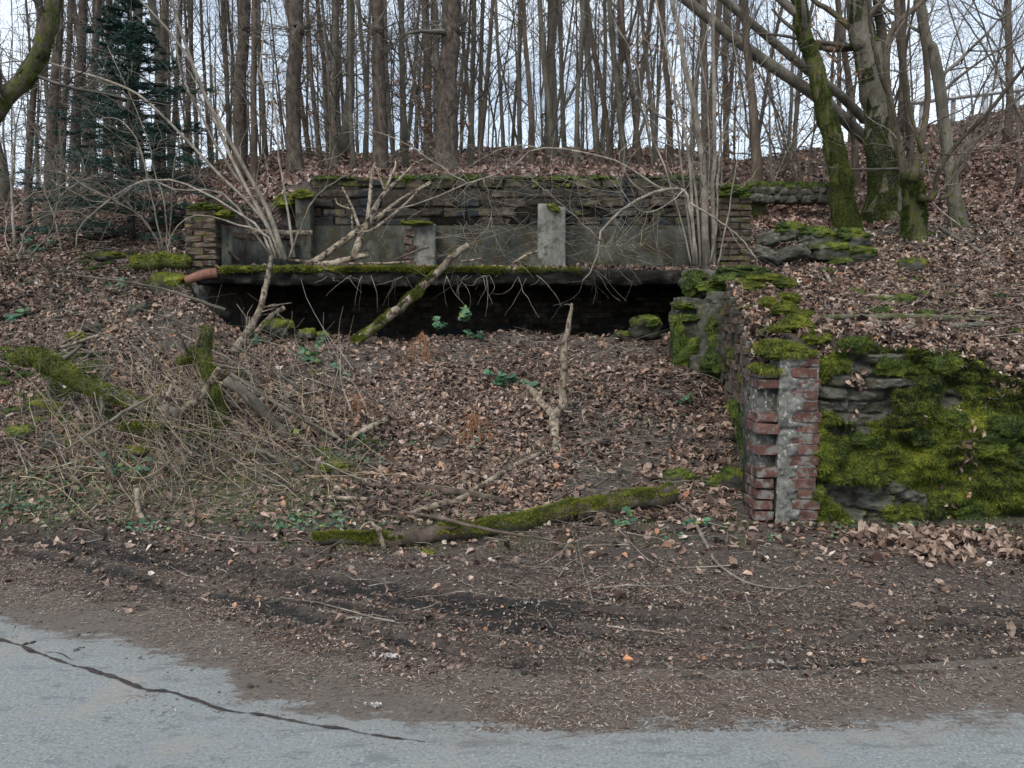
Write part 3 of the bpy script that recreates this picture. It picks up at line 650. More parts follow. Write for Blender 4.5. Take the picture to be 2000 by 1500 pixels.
for px, py, Y, r in [(1590, 668, 6.35, (.13, .16, .06)), (1555, 640, 6.5, (.11, .15, .07)), (1562, 628, 6.9, (.12, .12, .06)), (1530, 612, 6.9, (.10, .12, .05)), (1536, 592, 7.6, (.13, .14, .06)), (1500, 600, 7.2, (.09, .1, .05)),
                     (1470, 570, 7.9, (.12, .15, .06)), (1500, 552, 8.3, (.22, .13, .045)), (1530, 560, 8.2, (.11, .1, .05)), (1455, 562, 8.3, (.14, .13, .05)), (1472, 585, 7.8, (.09, .1, .05)), (1440, 590, 8.2, (.08, .10, .06)), (1520, 650, 6.3, (.08, .1, .03))]:
    c = Wp(px, py, Y); mossy(b, c+np.array([0, 0, .03]), np.array(r)*.95, px, dens=13000, ln=.02)
pbuild(b, 'moss_cushion', M['moss'], sw, loc, smooth=False)
b = MB(); k = 1100; s = Lw*rs.rand(k); o = A+Dn*s[:, None]-Nn*(.02+.38*rs.rand(k, 1)); o[:, 2] = wtop(s)+.04+.04*rs.rand(k); leaves(b, o, np.tile([-.2, -.3, 1.], (k, 1)), .035+.045*rs.rand(k), .4, .7); pbuild(b, 'caught_leaves', M['leaf'], sw, loc, smooth=False, kind='stuff')
b = MB()
for px, py, Y, r in [(1462, 880, 6.35, (.03, .12, .14)), (1450, 840, 6.7, (.04, .1, .14)), (1470, 960, 6.15, (.03, .06, .16)), (1435, 800, 7.0, (.04, .12, .08))]:
    c = Wp(px, py, Y); mossy(b, c, r, px, dens=12000, ln=.02)
pbuild(b, 'moss_foot', M['moss_dark'], sw, loc, smooth=False)

# --- mossy rubble buttress beside the cellar mouth
bt = empty('stone_buttress', (2.1, 9.2, 1.0), 'mossy rubble buttress at the right end of the cellar opening', 'buttress'); loc = np.array([2.1, 9.2, 1.0])
b = MB()
for px, py, Y, r, ro in [(1352, 662, 9.2, (.27, .3, .36), 0), (1350, 600, 9.35, (.22, .25, .12), .2), (1398, 655, 9.0, (.26, .3, .42), .3), (1372, 545, 9.9, (.3, .25, .13), .1), (1425, 560, 9.3, (.36, .25, .10), -.15),
                     (1415, 590, 9.0, (.24, .2, .12), .3), (1358, 575, 9.6, (.13, .2, .13), 0), (1420, 700, 8.6, (.14, .3, .28), 0), (1385, 715, 8.9, (.28, .25, .16), 0), (1440, 545, 9.4, (.3, .2, .06), .1)]:
    rock(b, Wp(px, py, Y), r, (.1*ro, ro*.6, ro), px, .72, 12, .14, moss=.35)
pbuild(b, 'stones', M['stone'], bt, loc)
b = MB()
for px, py, Y, r in [(1435, 548, 9.1, (.23, .2, .07)), (1395, 560, 9.2, (.16, .15, .07)), (1352, 560, 9.5, (.10, .14, .12)), (1450, 530, 9.4, (.25, .2, .05)), (1350, 690, 8.95, (.2, .1, .2)), (1325, 660, 9.0, (.06, .12, .22)), (1405, 690, 8.7, (.12, .1, .2)),
                     (1390, 640, 8.75, (.07, .06, .10)), (1400, 712, 8.5, (.16, .12, .12)), (1335, 598, 9.1, (.13, .12, .035)), (1358, 538, 9.7, (.12, .1, .05)), (1340, 622, 9.0, (.16, .08, .04)), (1478, 538, 9.2, (.12, .15, .04))]:
    mossy(b, Wp(px, py, Y), r, px+py, dens=6500, ln=.022, amp=.4)
pbuild(b, 'moss', M['moss_dark'], bt, loc, smooth=False)

# --- mossy dry stone wall on the right
mw = empty('mossy_stone_wall', (3.8, 6.1, 0), 'dry stone retaining wall thick with bright green moss right of the brick pillar', 'wall'); loc = np.array([3.8, 6.1, 0])
nx, nz2 = 520, 200; x0, x1 = 2.20, 7.0; XX, TT = np.meshgrid(np.linspace(x0, x1, nx), np.linspace(0, 1.3, nz2), indexing='ij')
WT = lambda x: np.interp(x, [wpx(a, 6.0) for a in (1600, 1650, 1700, 1760, 1850, 1900, 1950, 2000, 2200)], [zpy(a, 6.0) for a in (700, 685, 655, 672, 685, 690, 708, 732, 745)])
topz = WT(XX)+.03*fbm(XX*4, 1, 0, 3)
ZZ = np.where(TT <= 1, TT*topz, topz+.05*np.sin((TT-1)/.3*3.0)); YB = np.where(TT <= 1, 0, (TT-1)*1.6)
row = .105; zi = ZZ/row+.9*noise(XX*1.1, ZZ*1.2, 0, 12)+.35*noise(XX*4, ZZ*3, 0, 16); ri = np.floor(zi); wv = .27
xi = XX/wv+hsh(ri, ri*0, ri*0, 5)*3+.25*noise(XX*2, ZZ*3, 0, 13); ci = np.floor(xi)
fx = np.abs(xi-ci-.5)*2; fz = np.abs(zi-ri-.5)*2; rr = hsh(ci, ri, ci*0, 8)
sb = (1-np.clip(fx, 0, 1)**6)*(1-np.clip(fz, 0, 1)**5); prot = sb*(.02+.13*rr)
mm = fbm(XX*1.5, ZZ*1.9, 0, 15)+.35*(hsh(ci, ri, ci*0, 22)-.5)+.42; mm = mm-.3*np.exp(-((XX-wpx(1680, 6))/.22)**2-((ZZ-zpy(850, 6))/.13)**2)-.45*np.exp(-((XX-wpx(1690, 6))/.3)**2-((ZZ-zpy(955, 6))/.10)**2)-1.2*np.exp(-((XX-wpx(1875, 6))/.13)**2-((ZZ-zpy(765, 6))/.10)**2)
mm = mm+.6*sstep(.75, .95, TT); moss = sstep(-.05, .2, mm+.25*fbm(XX*7, ZZ*9, 0, 23))
thick = moss*(.085+.11*fbm(XX*2.6, ZZ*3.2, 0, 17)+.035*fbm(XX*9, ZZ*10, 0, 18))
hol = .12*np.exp(-((XX-wpx(1868, 6))/.14)**2-((ZZ-zpy(755, 6))/.12)**2)+.08*np.exp(-((XX-wpx(1710, 6))/.12)**2-((ZZ-zpy(825, 6))/.07)**2)
YY = 6.15-prot*(1-moss*.6)-thick+hol+.022*fbm(XX*9, ZZ*16, 0, 19)+.008*np.abs(fbm(XX*30, ZZ*50, 0, 24))+.02*np.round(2.5*fbm(XX*4+rr*9, ZZ*12+rr*5, 0, 25))/2.5*(1-moss)-.10*(1-np.clip(ZZ/1.3, 0, 1)) + YB
dz = np.where(TT > 1, moss*.04*fbm(XX*6, YB*6, 0, 20)-.35*(TT-1), 0)
V = np.stack([XX, YY, ZZ-.03+dz], -1).reshape(-1, 3); vi = np.arange(nx*nz2).reshape(nx, nz2)
Q = np.stack([vi[:-1, :-1], vi[1:, :-1], vi[1:, 1:], vi[:-1, 1:]], -1).reshape(-1, 4)
b = MB(); b.add(V, Q, None, (.3+.6*hsh(ci, ri, ci*0, 30)).ravel(), (moss*.95).ravel()); pbuild(b, 'stones', M['stone'], mw, loc)
T = np.vstack([Q[:, [0, 1, 2]], Q[:, [0, 2, 3]]]); mf = moss.ravel()
pp, nn = surf_pts(V, T, 120000, wfn=lambda c, n, t: mf[t].mean(1)**2*(c[:, 0] < 5.6))
nn = nn*np.sign(-nn[:, 1:2]+.0001)
tn = np.clip(.45+.5*fbm(pp[:, 0]*2.2, pp[:, 2]*2.6, 0, 33)+.3*fbm(pp[:, 0]*14, pp[:, 2]*14, 0, 34)+rs.normal(0, .12, len(pp)), 0, 1)
b = MB(); fuzz(b, pp, nn+np.array([0, 0, -.25]), .026, .0065, 1, tn, .75)
for i in range(60):
    a_ = rs.randint(10, int(nx*.72)); c_ = rs.randint(12, int(nz2*.80)); 
    if moss[a_, c_] > .6: q = .035+.06*rs.rand(); mossy(b, (XX[a_, c_], YY[a_, c_]-.0, (ZZ-.03)[a_, c_]), (q*1.5, q*.8, q*.8), i, 7, 15000, ln=.022, amp=.4)
pbuild(b, 'moss_mat', M['moss_dark'], mw, loc, smooth=False)
b = MB()      # fallen leaves caught on the wall
cl = []
for px, py, n, sx, sz in [(1700, 632, 50, .25, .04), (1790, 648, 60, .2, .05), (1880, 685, 40, .12, .06), (1885, 870, 45, .05, .16), (1850, 990, 18, .03, .10), (1795, 820, 12, .05, .04), (1655, 660, 24, .1, .04), (1960, 745, 40, .06, .1), (1672, 810, 10, .04, .04), (1680, 735, 26, .06, .05)]:
    c = Wp(px, py, 6.0); q = c+rs.normal(0, 1, (n, 3))*np.array([sx, .0, sz]); ii = np.clip(((q[:, 0]-x0)/(x1-x0)*(nx-1)).astype(int), 0, nx-1); jj = np.clip((q[:, 2]/np.maximum(topz[ii, 0], .1)/1.3*(nz2-1)).astype(int), 0, int(nz2*.78)); q[:, 1] = YY[ii, jj]-.012; q[:, 2] = (ZZ-.03)[ii, jj]; cl.append(q)
P = np.concatenate(cl); leaves(b, P, np.tile([0, -.8, .6], (len(P), 1)), .03+.035*rs.rand(len(P)), .35, .5)
pbuild(b, 'caught_leaves', M['leaf'], mw, loc, smooth=False, kind='stuff')
b = MB(); cl = []      # drifts of pale leaves at the wall foot
for px, py, n, sx in [(1740, 1045, 130, .14), (1835, 1040, 190, .13), (1820, 1070, 100, .08), (1972, 1065, 110, .07), (1700, 1025, 30, .05)]:
    c = G(px, py+18); q = c+rs.normal(0, 1, (n, 3))*np.array([sx, .05, .035]); q[:, 2] = np.abs(q[:, 2]-c[2])+c[2]+.01; cl.append(q)
P = np.concatenate(cl); leaves(b, P, np.tile([0, -.3, 1], (len(P), 1)), .035+.04*rs.rand(len(P)), .5, .7, .45+.45*rs.rand(len(P)), aspect=.8)
kk = 1500; lx = 2.25+3.2*rs.rand(kk); ly = 6.12+.42*rs.rand(kk)**1.3; lz = np.maximum(h(lx, ly), WT(lx)-.04*(ly > 6.3)-.02)+.03+.02*rs.rand(kk)
leaves(b, np.stack([lx, ly, lz], -1), np.tile([0, -.25, 1.], (kk, 1)), .03+.05*rs.rand(kk), .35, .45)
b.build('leaf_drift', M['leaf'], smooth=False, label='heaps of pale crumpled leaves at the foot of the mossy wall', cat='leaf pile', kind='stuff')

# --- ruined building
ru = empty('ruined_building', (-.6, 11.3, 1.2), 'roofless ruin with dark cellar opening, concrete slab and block back wall', 'ruin'); loc = np.array([-.6, 11.3, 1.2])
YF, YBk = 10.2, 12.45; sl = -3.98; sr = wpx(1345, YF)
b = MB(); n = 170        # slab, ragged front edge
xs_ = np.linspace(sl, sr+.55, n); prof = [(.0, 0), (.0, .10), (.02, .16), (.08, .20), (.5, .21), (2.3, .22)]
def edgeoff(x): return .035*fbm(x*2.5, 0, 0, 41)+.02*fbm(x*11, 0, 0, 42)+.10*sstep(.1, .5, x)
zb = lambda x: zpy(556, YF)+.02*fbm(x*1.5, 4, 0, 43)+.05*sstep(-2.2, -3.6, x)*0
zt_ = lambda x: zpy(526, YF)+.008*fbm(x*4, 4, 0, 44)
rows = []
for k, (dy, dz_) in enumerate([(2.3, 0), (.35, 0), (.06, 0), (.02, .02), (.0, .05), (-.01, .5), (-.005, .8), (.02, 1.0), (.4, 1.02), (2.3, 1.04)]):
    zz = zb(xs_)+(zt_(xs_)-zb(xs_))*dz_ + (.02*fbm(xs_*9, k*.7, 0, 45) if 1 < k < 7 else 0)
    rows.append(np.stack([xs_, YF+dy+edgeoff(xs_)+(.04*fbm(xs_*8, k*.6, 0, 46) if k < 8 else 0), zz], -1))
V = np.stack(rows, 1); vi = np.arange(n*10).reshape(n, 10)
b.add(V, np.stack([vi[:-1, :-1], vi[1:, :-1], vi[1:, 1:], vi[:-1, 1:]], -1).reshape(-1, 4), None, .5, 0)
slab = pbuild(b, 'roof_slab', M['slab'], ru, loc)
b = MB()                 # moss fringe along the slab edge, left two thirds
k = 42000; x = sl+.25+rs.rand(k)*(4.6); dens = (fbm(x*1.7, 2, 0, 48)+.75)*(1-sstep(-.2, .6, x)*.75); kk = rs.rand(k) < dens; x = x[kk]; k = len(x)
v_ = rs.rand(k)**1.2; zz = zt_(x)+.03-v_*.085*(.6+.6*np.abs(noise(x*6, 0, 0, 49))); yy = YF+edgeoff(x)-.035-.02*rs.rand(k)+.05*(v_ < .15)
fuzz(b, np.stack([x, yy, zz], -1), np.tile([0, -.8, .1], (k, 1)), .03, .009, 1, np.clip(.75-.45*v_+.25*fbm(x*5, zz*9, 0, 50)+rs.normal(0, .1, k), 0, 1), .6)
for i in range(42):
    x = sl+.3+rs.rand()*3.6
    if rs.rand() < .8: mossy(b, (x, YF+edgeoff(np.array(x))+.03, float(zt_(np.array(x)))+.0), (.09+.08*rs.rand(), .07, .025+.02*rs.rand()), i, 5, 9000, ln=.02)
pbuild(b, 'moss_fringe', M['moss'], slab, (0, 0, 0), smooth=False)
ch_ = slab.children[0]; ch_.data.transform(__import__('mathutils').Matrix.Translation(-Vector(loc)))
def wallpart(name, mat, boxes, par=ru, **k):
    b = MB()
    for bx in boxes: box(b, *bx, **k)
    return pbuild(b, name, M[mat], par, loc)
# cellar interior: back and side walls
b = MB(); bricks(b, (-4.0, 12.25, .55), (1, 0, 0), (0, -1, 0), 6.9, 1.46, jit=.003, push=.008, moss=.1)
pbuild(b, 'cellar_back_wall', M['block'], ru, loc, smooth=False)  # dark block colour on these bricks paints in the cellar's shade
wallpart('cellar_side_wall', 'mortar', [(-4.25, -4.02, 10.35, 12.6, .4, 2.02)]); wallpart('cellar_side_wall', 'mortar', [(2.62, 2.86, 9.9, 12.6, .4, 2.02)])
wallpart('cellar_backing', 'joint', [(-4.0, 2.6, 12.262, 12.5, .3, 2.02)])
# upper back wall: concrete band below, big blocks above
zs = zpy(526, YF)+.01; zc = zpy(441, 12.4); zt = zpy(347, 12.45)
xa, xb = wpx(612, 12.4), wpx(1362, 12.4)
b = MB(); n, m = 130, 22; XX, ZZ = np.meshgrid(np.linspace(xa-.1, xb, n), np.linspace(zs-.1, zc, m), indexing='ij')
vi = np.arange(n*m).reshape(n, m); YY = 12.36+.012*fbm(XX*3, ZZ*3, 0, 80)+.006*fbm(XX*15, ZZ*15, 0, 81)
b.add(np.stack([XX, YY, ZZ], -1), np.stack([vi[:-1, :-1], vi[1:, :-1], vi[1:, 1:], vi[:-1, 1:]], -1).reshape(-1, 4), None, .5, (.28*(fbm(XX*.9, ZZ*2, 0, 83) > .1)).ravel())
box(b, xa-.1, xb, 12.38, 12.7, zs-.15, zc-.004)
pbuild(b, 'concrete_plinth', M['concrete'], ru, loc)
b = MB(); bricks(b, (xa, 12.40, zc), (1, 0, 0), (0, -1, 0), xb-xa, zt-zc, bl=.37, bh=.125, gap=.018, depth=.2, jit=.009, push=.02, bev=.02, skip=lambda a, c: rs.rand() < .03, mossf=lambda a, z: .38 if z > zt-zc-.16 else (.35 if rs.rand() < .25 else .05))
pbuild(b, 'back_wall', M['block'], ru, loc, smooth=False)
wallpart('wall_core', 'joint', [(xa+.01, xb-.01, 12.425, 12.72, zc+.004, zt-.03)])
b = MB()
for i in range(70):
    x = xa+rs.rand()*(xb-xa); q = .35+.65*(noise(x*2.0, 0, 0, 90) > -.1)
    mossy(b, (x, 12.42+rs.rand()*.12, zt-.02), ((.08+.12*rs.rand())*q, .09, (.025+.03*rs.rand())*q), i, 5, 5000, ln=.025)
pbuild(b, 'wall_top_moss', M['moss_dark'], ru, loc, smooth=False)
b = MB()
for i in range(14):
    x = xa+.4+rs.rand()*(xb-xa-.5); rock(b, (x, 12.5+.1*rs.rand(), zt+.02), (.07+.05*rs.rand(), .06, .035), (0, 0, rs.rand()), i, .6, 4, .15, moss=.4)
pbuild(b, 'loose_stones', M['stone'], ru, loc)
# piers
def pier(px0, px1, py0, Yp, mat='pier', dep=.24, name='concrete_pier', label=None):
    b = MB(); x0, x1 = wpx(px0, Yp), wpx(px1, Yp); z0_, z1_ = zs-.08, zpy(py0, Yp)
    V, Q = cubegrid(14); P = V*.5+.5; P = np.array([x0, Yp, z0_])+P*np.array([x1-x0, dep, z1_-z0_]); P = P+.006*np.stack([fbm(P[:, 0]*9, P[:, 1]*9, P[:, 2]*6, q) for q in (1, 2, 3)], -1)
    tp = P[:, 2] > z1_-.05; P[tp, 2] += .03*fbm(P[tp, 0]*12, P[tp, 1]*9, 0, 4)-.03*(P[tp, 0] > x0+.6*(x1-x0))
    b.add(P, Q, None, .6, .0); return pbuild(b, name, M[mat], ru, loc, label=label)
pr = pier(1050, 1103, 398, 12.12, label='pale concrete pier with a moss tuft on top, right of centre')
b = MB(); mossy(b, Wp(1082, 407, 12.1), (.10, .08, .05), 3, dens=7000, rot=(0, .5, 0)); pbuild(b, 'moss_tuft', M['moss'], ru, loc, smooth=False)
pier(807, 852, 434, 12.15, label='pale concrete pier with broken bricks at its left side')
pier(584, 613, 383, 12.2, 'concrete', label='narrow stained concrete corner pier')
b = MB()
for c in range(6): obox(b, (wpx(792, 12.12)+.02*(c % 2), 12.1, zs+.02+c*.115), (.13+.02*(c % 2), 0, 0), (0, .2, 0), (0, 0, .095), jit=.008, bev=.01, rnd=.8 if c != 3 else .3)
pbuild(b, 'broken_bricks', M['brick_old'], ru, loc, smooth=False)
b = MB(); mossy(b, Wp(815, 436, 12.1), (.24, .09, .035), 8, dens=5000); mossy(b, Wp(592, 380, 12.2), (.16, .1, .07), 9, dens=5000); mossy(b, Wp(560, 395, 12.4), (.2, .2, .10), 10, dens=4000)
pbuild(b, 'moss_tuft', M['moss'], ru, loc, smooth=False)
# left side wall (plaster below, bricks above) and left brick pier
A = Wp(432, 520, 10.62); A[2] = zs-.05; Bq = Wp(598, 520, 12.35); Bq[2] = zs-.05; D = nrm(Bq-A); N = np.array([D[1], -D[0], 0]); Ls = np.linalg.norm(Bq-A)
b = MB(); obox(b, A-N*.22, D*Ls, N*.21, (0, 0, .50), rnd=.9); obox(b, A+D*.0+N*(-.01), D*.5, N*.025, (0, 0, .62), rnd=1.0, jit=.004)
pbuild(b, 'plastered_side_wall', M['concrete'], ru, loc)
b = MB(); bricks(b, A+np.array([0, 0, .50]), D, N, Ls, lambda s: .42-.0*s-.14*(s > 1.0), push=.012, jit=.004, moss=.15, skip=lambda a, c: c > 3 and rs.rand() < .3)
pbuild(b, 'side_wall_bricks', M['brick_old'], ru, loc, smooth=False)
b = MB(); obox(b, A-N*.2+np.array([0, 0, .49]), D*Ls, N*.18, (0, 0, .30)); pbuild(b, 'side_wall_core', M['joint'], ru, loc)
b = MB(); x0, x1 = wpx(370, 10.45), wpx(432, 10.45); c = 0; z = zs-.04; zt2 = zpy(412, 10.45)
while z < zt2-.05:
    sft = (c % 2)*.11; cuts = [x0, x0+.12+sft*.9, x1] if c % 2 == 0 else [x0, x0+.24, x1]
    tp_ = max(0, (z-zt2+.25))*.15
    for i in range(2): obox(b, (cuts[i]+rs.normal(0, .006)+tp_*(i == 0), 10.43+rs.normal(0, .008), z), (cuts[i+1]-cuts[i]-.012, 0, 0), (0, .24, 0), (0, 0, .068), jit=.008, bev=.012, rnd=.2+.7*rs.rand(), moss=.38)
    z += .0805; c += 1
pbuild(b, 'brick_pier', M['brick_old'], ru, loc, smooth=False, label='leaning brown brick pier at the left end with moss on top')
b = MB(); box(b, x0+.015, x1-.01, 10.445, 10.66, zs-.04, zt2-.03); pbuild(b, 'pier_core', M['joint'], ru, loc)
b = MB()
for px, py, r in [(385, 407, (.12, .12, .035)), (415, 405, (.13, .12, .04)), (400, 400, (.1, .1, .03)), (440, 418, (.12, .1, .04))]: mossy(b, Wp(px, py, 10.5), r, px, dens=8000)
pbuild(b, 'moss_cap', M['moss'], ru, loc, smooth=False)
# right brick pier
b = MB(); x0, x1 = wpx(1397, 10.4), wpx(1461, 10.4); z = zpy(522, 10.4); c = 0; zt3 = zpy(388, 10.4)
while z < zt3-.03:
    cuts = [x0, x0+.15, x1] if c % 2 else [x0, x0+.27, x1]
    for i in range(2): obox(b, (cuts[i]+rs.normal(0, .005), 10.38+rs.normal(0, .006), z), (cuts[i+1]-cuts[i]-.012, 0, 0), (0, .24, 0), (0, 0, .068), jit=.006, bev=.01, rnd=.1+.6*rs.rand(), moss=.36)
    z += .0805; c += 1
pbuild(b, 'brick_pier', M['brick_old'], ru, loc, smooth=False, label='dark brick pier at the right end topped by moss cushions')
b = MB(); box(b, x0+.012, x1-.012, 10.395, 10.6, zpy(522, 10.4)-.2, zt3-.03); box(b, 2.70, 2.95, 10.62, 12.38, 1.9, 2.9); pbuild(b, 'pier_core', M['joint'], ru, loc)
b = MB()
for px, py, r in [(1420, 380, (.17, .14, .05)), (1440, 372, (.14, .14, .05)), (1425, 368, (.12, .12, .04)), (1432, 390, (.1, .06, .035)), (1450, 383, (.09, .12, .05))]: mossy(b, Wp(px, py, 10.45), r, px, dens=8000)
pbuild(b, 'moss_cap', M['moss_dark'], ru, loc, smooth=False)

# litter on the slab
X = sl+.2+rs.rand(3800)*6.3; Y = YF+.05+edgeoff(X)+rs.rand(3800)*2.0; P = np.stack([X, Y, zt_(X)+.015+.02*rs.rand(3800)], -1)
b = MB(); leaves(b, P, np.tile([0, -.1, 1.], (len(P), 1)), .06+.04*rs.rand(len(P)), .4, .5); b.build('slab_leaves', M['leaf'], smooth=False, label='fallen leaves lying on the concrete slab over the cellar', cat='leaf litter', kind='stuff')

exec_trees = True
# ------------------------------------------------------------------ trees
def tubefuzz(t, P, dens, ln=.022, zmin=-.4):
    V = t.arr(); T = t.tris(); mo = np.concatenate(t.m); L = np.linalg.norm(np.diff(P, axis=0), axis=1).sum()
    def wf(c, n_, T_): return (mo[T_].mean(1)+.55*fbm(c[:, 0]*7, c[:, 1]*7, c[:, 2]*5, 66)+.25*n_[:, 2] > .48)*1.0
    pp, nn = surf_pts(V, T, int(L*dens), wfn=wf)
    if not len(pp): return None
    f = MB(); fuzz(f, pp, nn, ln, ln*.33, 1, np.clip(.46+.3*fbm(pp[:, 0]*9, pp[:, 1]*9, pp[:, 2]*7, 67)+rs.normal(0, .13, len(pp)), 0, 1), .6); return f
def crown(P, R, n1, L1, kmin=3, up=.10, n2=None, r=None, droop=0, wob=.16, f3=3.2):
    c = MB(); p1, r1 = sub(P[None], R[None], n1, L1, 7, 1.0, wob, up, r, kmin, .30)
    mtube(c, p1, r1, 4)
    p2, r2 = sub(p1, r1, n1*4, L1*.45, 5, .8, wob*1.2, up*.6, r, 1, .55); mtube(c, p2, r2, 3)
    p3, r3 = sub(p2, np.maximum(r2, .003), int(n1*4*f3), L1*.22, 4, .8, .22, 0.03, r, 1, .7); mtube(c, p3, np.maximum(r3, .0018), 3)
    return c
def base_flare(R, P, amt=.6, hgt=.35):
    z = np.linalg.norm(P-P[0], axis=1); return R*(1+amt*np.exp(-z/hgt))
def tree(pts, Y, label, name='bare_tree', mat='bark_grey', cat='tree', group=None, n1=26, L1=1.6, H=14, moss=.3, mossh=1.5, kmin=4, K=26, flare=.6, tw='twig_far', dY=0, lump=.03, extra=None, up=.1):
    """pts: (px, py, width px) from base upwards; the trunk goes on above the frame to height H"""
    W3 = []; R = []
    for i, (px, py, wd) in enumerate(pts):
        yy = Y+dY*i/(len(pts)-1); W3.append(Wp(px, py, yy)); R.append(wd*yy/FPX/2*.88)
    W3 = np.array(W3); W3[0, 2] = h(W3[0, 0], W3[0, 1])-.15
    last = W3[-1]; d = nrm(W3[-1]-W3[-2]); d = nrm(d*.5+np.array([0, 0, .5])); rem = max(1.0, H-(last[2]-W3[0, 2]))
    W3 = np.vstack([W3, last+d*rem*.5, last+d*rem*.5+np.array([0, 0, rem*.5])]); R += [R[-1]*.6, .02]
    P = smooth(W3, K); Rr = np.interp(np.linspace(0, 1, K), np.linspace(0, 1, len(R)), R)
    P[1:-1, :2] += rs.normal(0, .16, (K-2, 2))*Rr[1:-1, None]*.5
    Rr = base_flare(Rr, P, flare)
    base = P[0]; root = empty(name, base, label, cat, group)
    t = MB(); ms = moss*np.exp(-(P[:, 2]-P[0, 2])/mossh)+.12*moss
    mtube(t, P, Rr, 11 if Rr[1] > .06 else 7, rnd=.5+.3*rs.rand(), moss=ms[None], lump=lump)
    fz = tubefuzz(t, P, 5200 if Y < 14 else 0) if moss >= .5 and Y < 13.5 else None
    pbuild(t, 'trunk', M[mat], root, base)
    if fz: pbuild(fz, 'moss', M['moss_dark'], root, base, smooth=False)
    c = crown(P, Rr, n1, L1, kmin, up)
    if extra: extra(c, P, Rr)
    pbuild(c, 'crown', M[tw], root, base)
    return root
def conifer(pts, Y, label, group=None, H=17, n=150, name='spruce_tree'):
    def extra(c, P, R):
        k = int(n*.55); i = rs.randint(2, len(P)-1, k); f = rs.rand(k)[:, None]; P0 = P[i]*(1-f)+P[i+1 if False else np.minimum(i+1, len(P)-1)]*f
        a = rs.rand(k)*6.28; D = np.stack([np.cos(a), np.sin(a), .05+.2*rs.normal(0, 1, k)], -1)
        p = walk(P0, D, .5+1.0*rs.rand(k), 6, .12, -.03); rr = np.linspace(.011, .003, 6)[None]*np.ones((k, 1)); mtube(c, p, rr, 3)
        q, r2 = sub(p, rr, k*4, .3, 4, .8, .2, -.02, None, 1, .6); mtube(c, q, np.maximum(r2, .002), 3)
    return tree(pts, Y, label, name, 'conifer', 'tree', group, n1=6, L1=.7, H=H, moss=.35, mossh=1.0, flare=.35, lump=.04, extra=extra)
CG = 'tall spruce trunks behind the ruin'
conifer([(872, 335, 52), (874, 200, 44), (880, 60, 40), (881, 0, 36)], 14.4, 'thickest spruce trunk, standing just behind the block wall right of the pale forked branch', CG)
conifer([(744, 343, 34), (741, 200, 30), (738, 60, 26), (737, 0, 26)], 14.8, 'spruce trunk behind the block wall, directly above the forked dead branches', CG)
conifer([(580, 378, 34), (572, 200, 31), (578, 60, 30), (578, 0, 30)], 14.2, 'brown spruce trunk rising just left of the block wall corner', CG)
conifer([(468, 350, 27), (468, 200, 27), (476, 60, 24), (478, 0, 24)], 16.5, 'brown spruce trunk between the hazel stems and the young fir', CG)
LG = 'conifer trunks on the left slope'
for i, (b0, t0, wd, Y, py, lab) in enumerate([(50, 78, 13, 15, 430, 'slim conifer trunk nearest the left frame edge'), (92, 116, 21, 14.5, 420, 'mossy conifer trunk second from the left edge'), (116, 138, 13, 18, 400, 'thin dark conifer trunk left of the young fir'),
        (140, 163, 20, 16, 410, 'stout conifer trunk just left of the young fir'), (160, 192, 15, 18, 395, 'leaning slim conifer trunk at the left side of the young fir'), (243, 270, 22, 16.5, 400, 'conifer trunk rising behind the middle of the young fir'),
        (300, 322, 16, 18, 380, 'conifer trunk behind the right half of the young fir'), (205, 212, 12, 20, 385, 'thin conifer trunk behind the left half of the young fir'), (334, 352, 11, 20, 370, 'thin conifer trunk at the right edge of the young fir'), (362, 374, 10, 19, 360, 'very slim conifer trunk right of the young fir')]):
    conifer([(b0, py, wd*1.25), (b0*.6+t0*.4, 230, wd), (t0, 0, wd*.85)], Y, lab, LG, 18, 230)
BG = 'bare deciduous trunks behind the ruin'
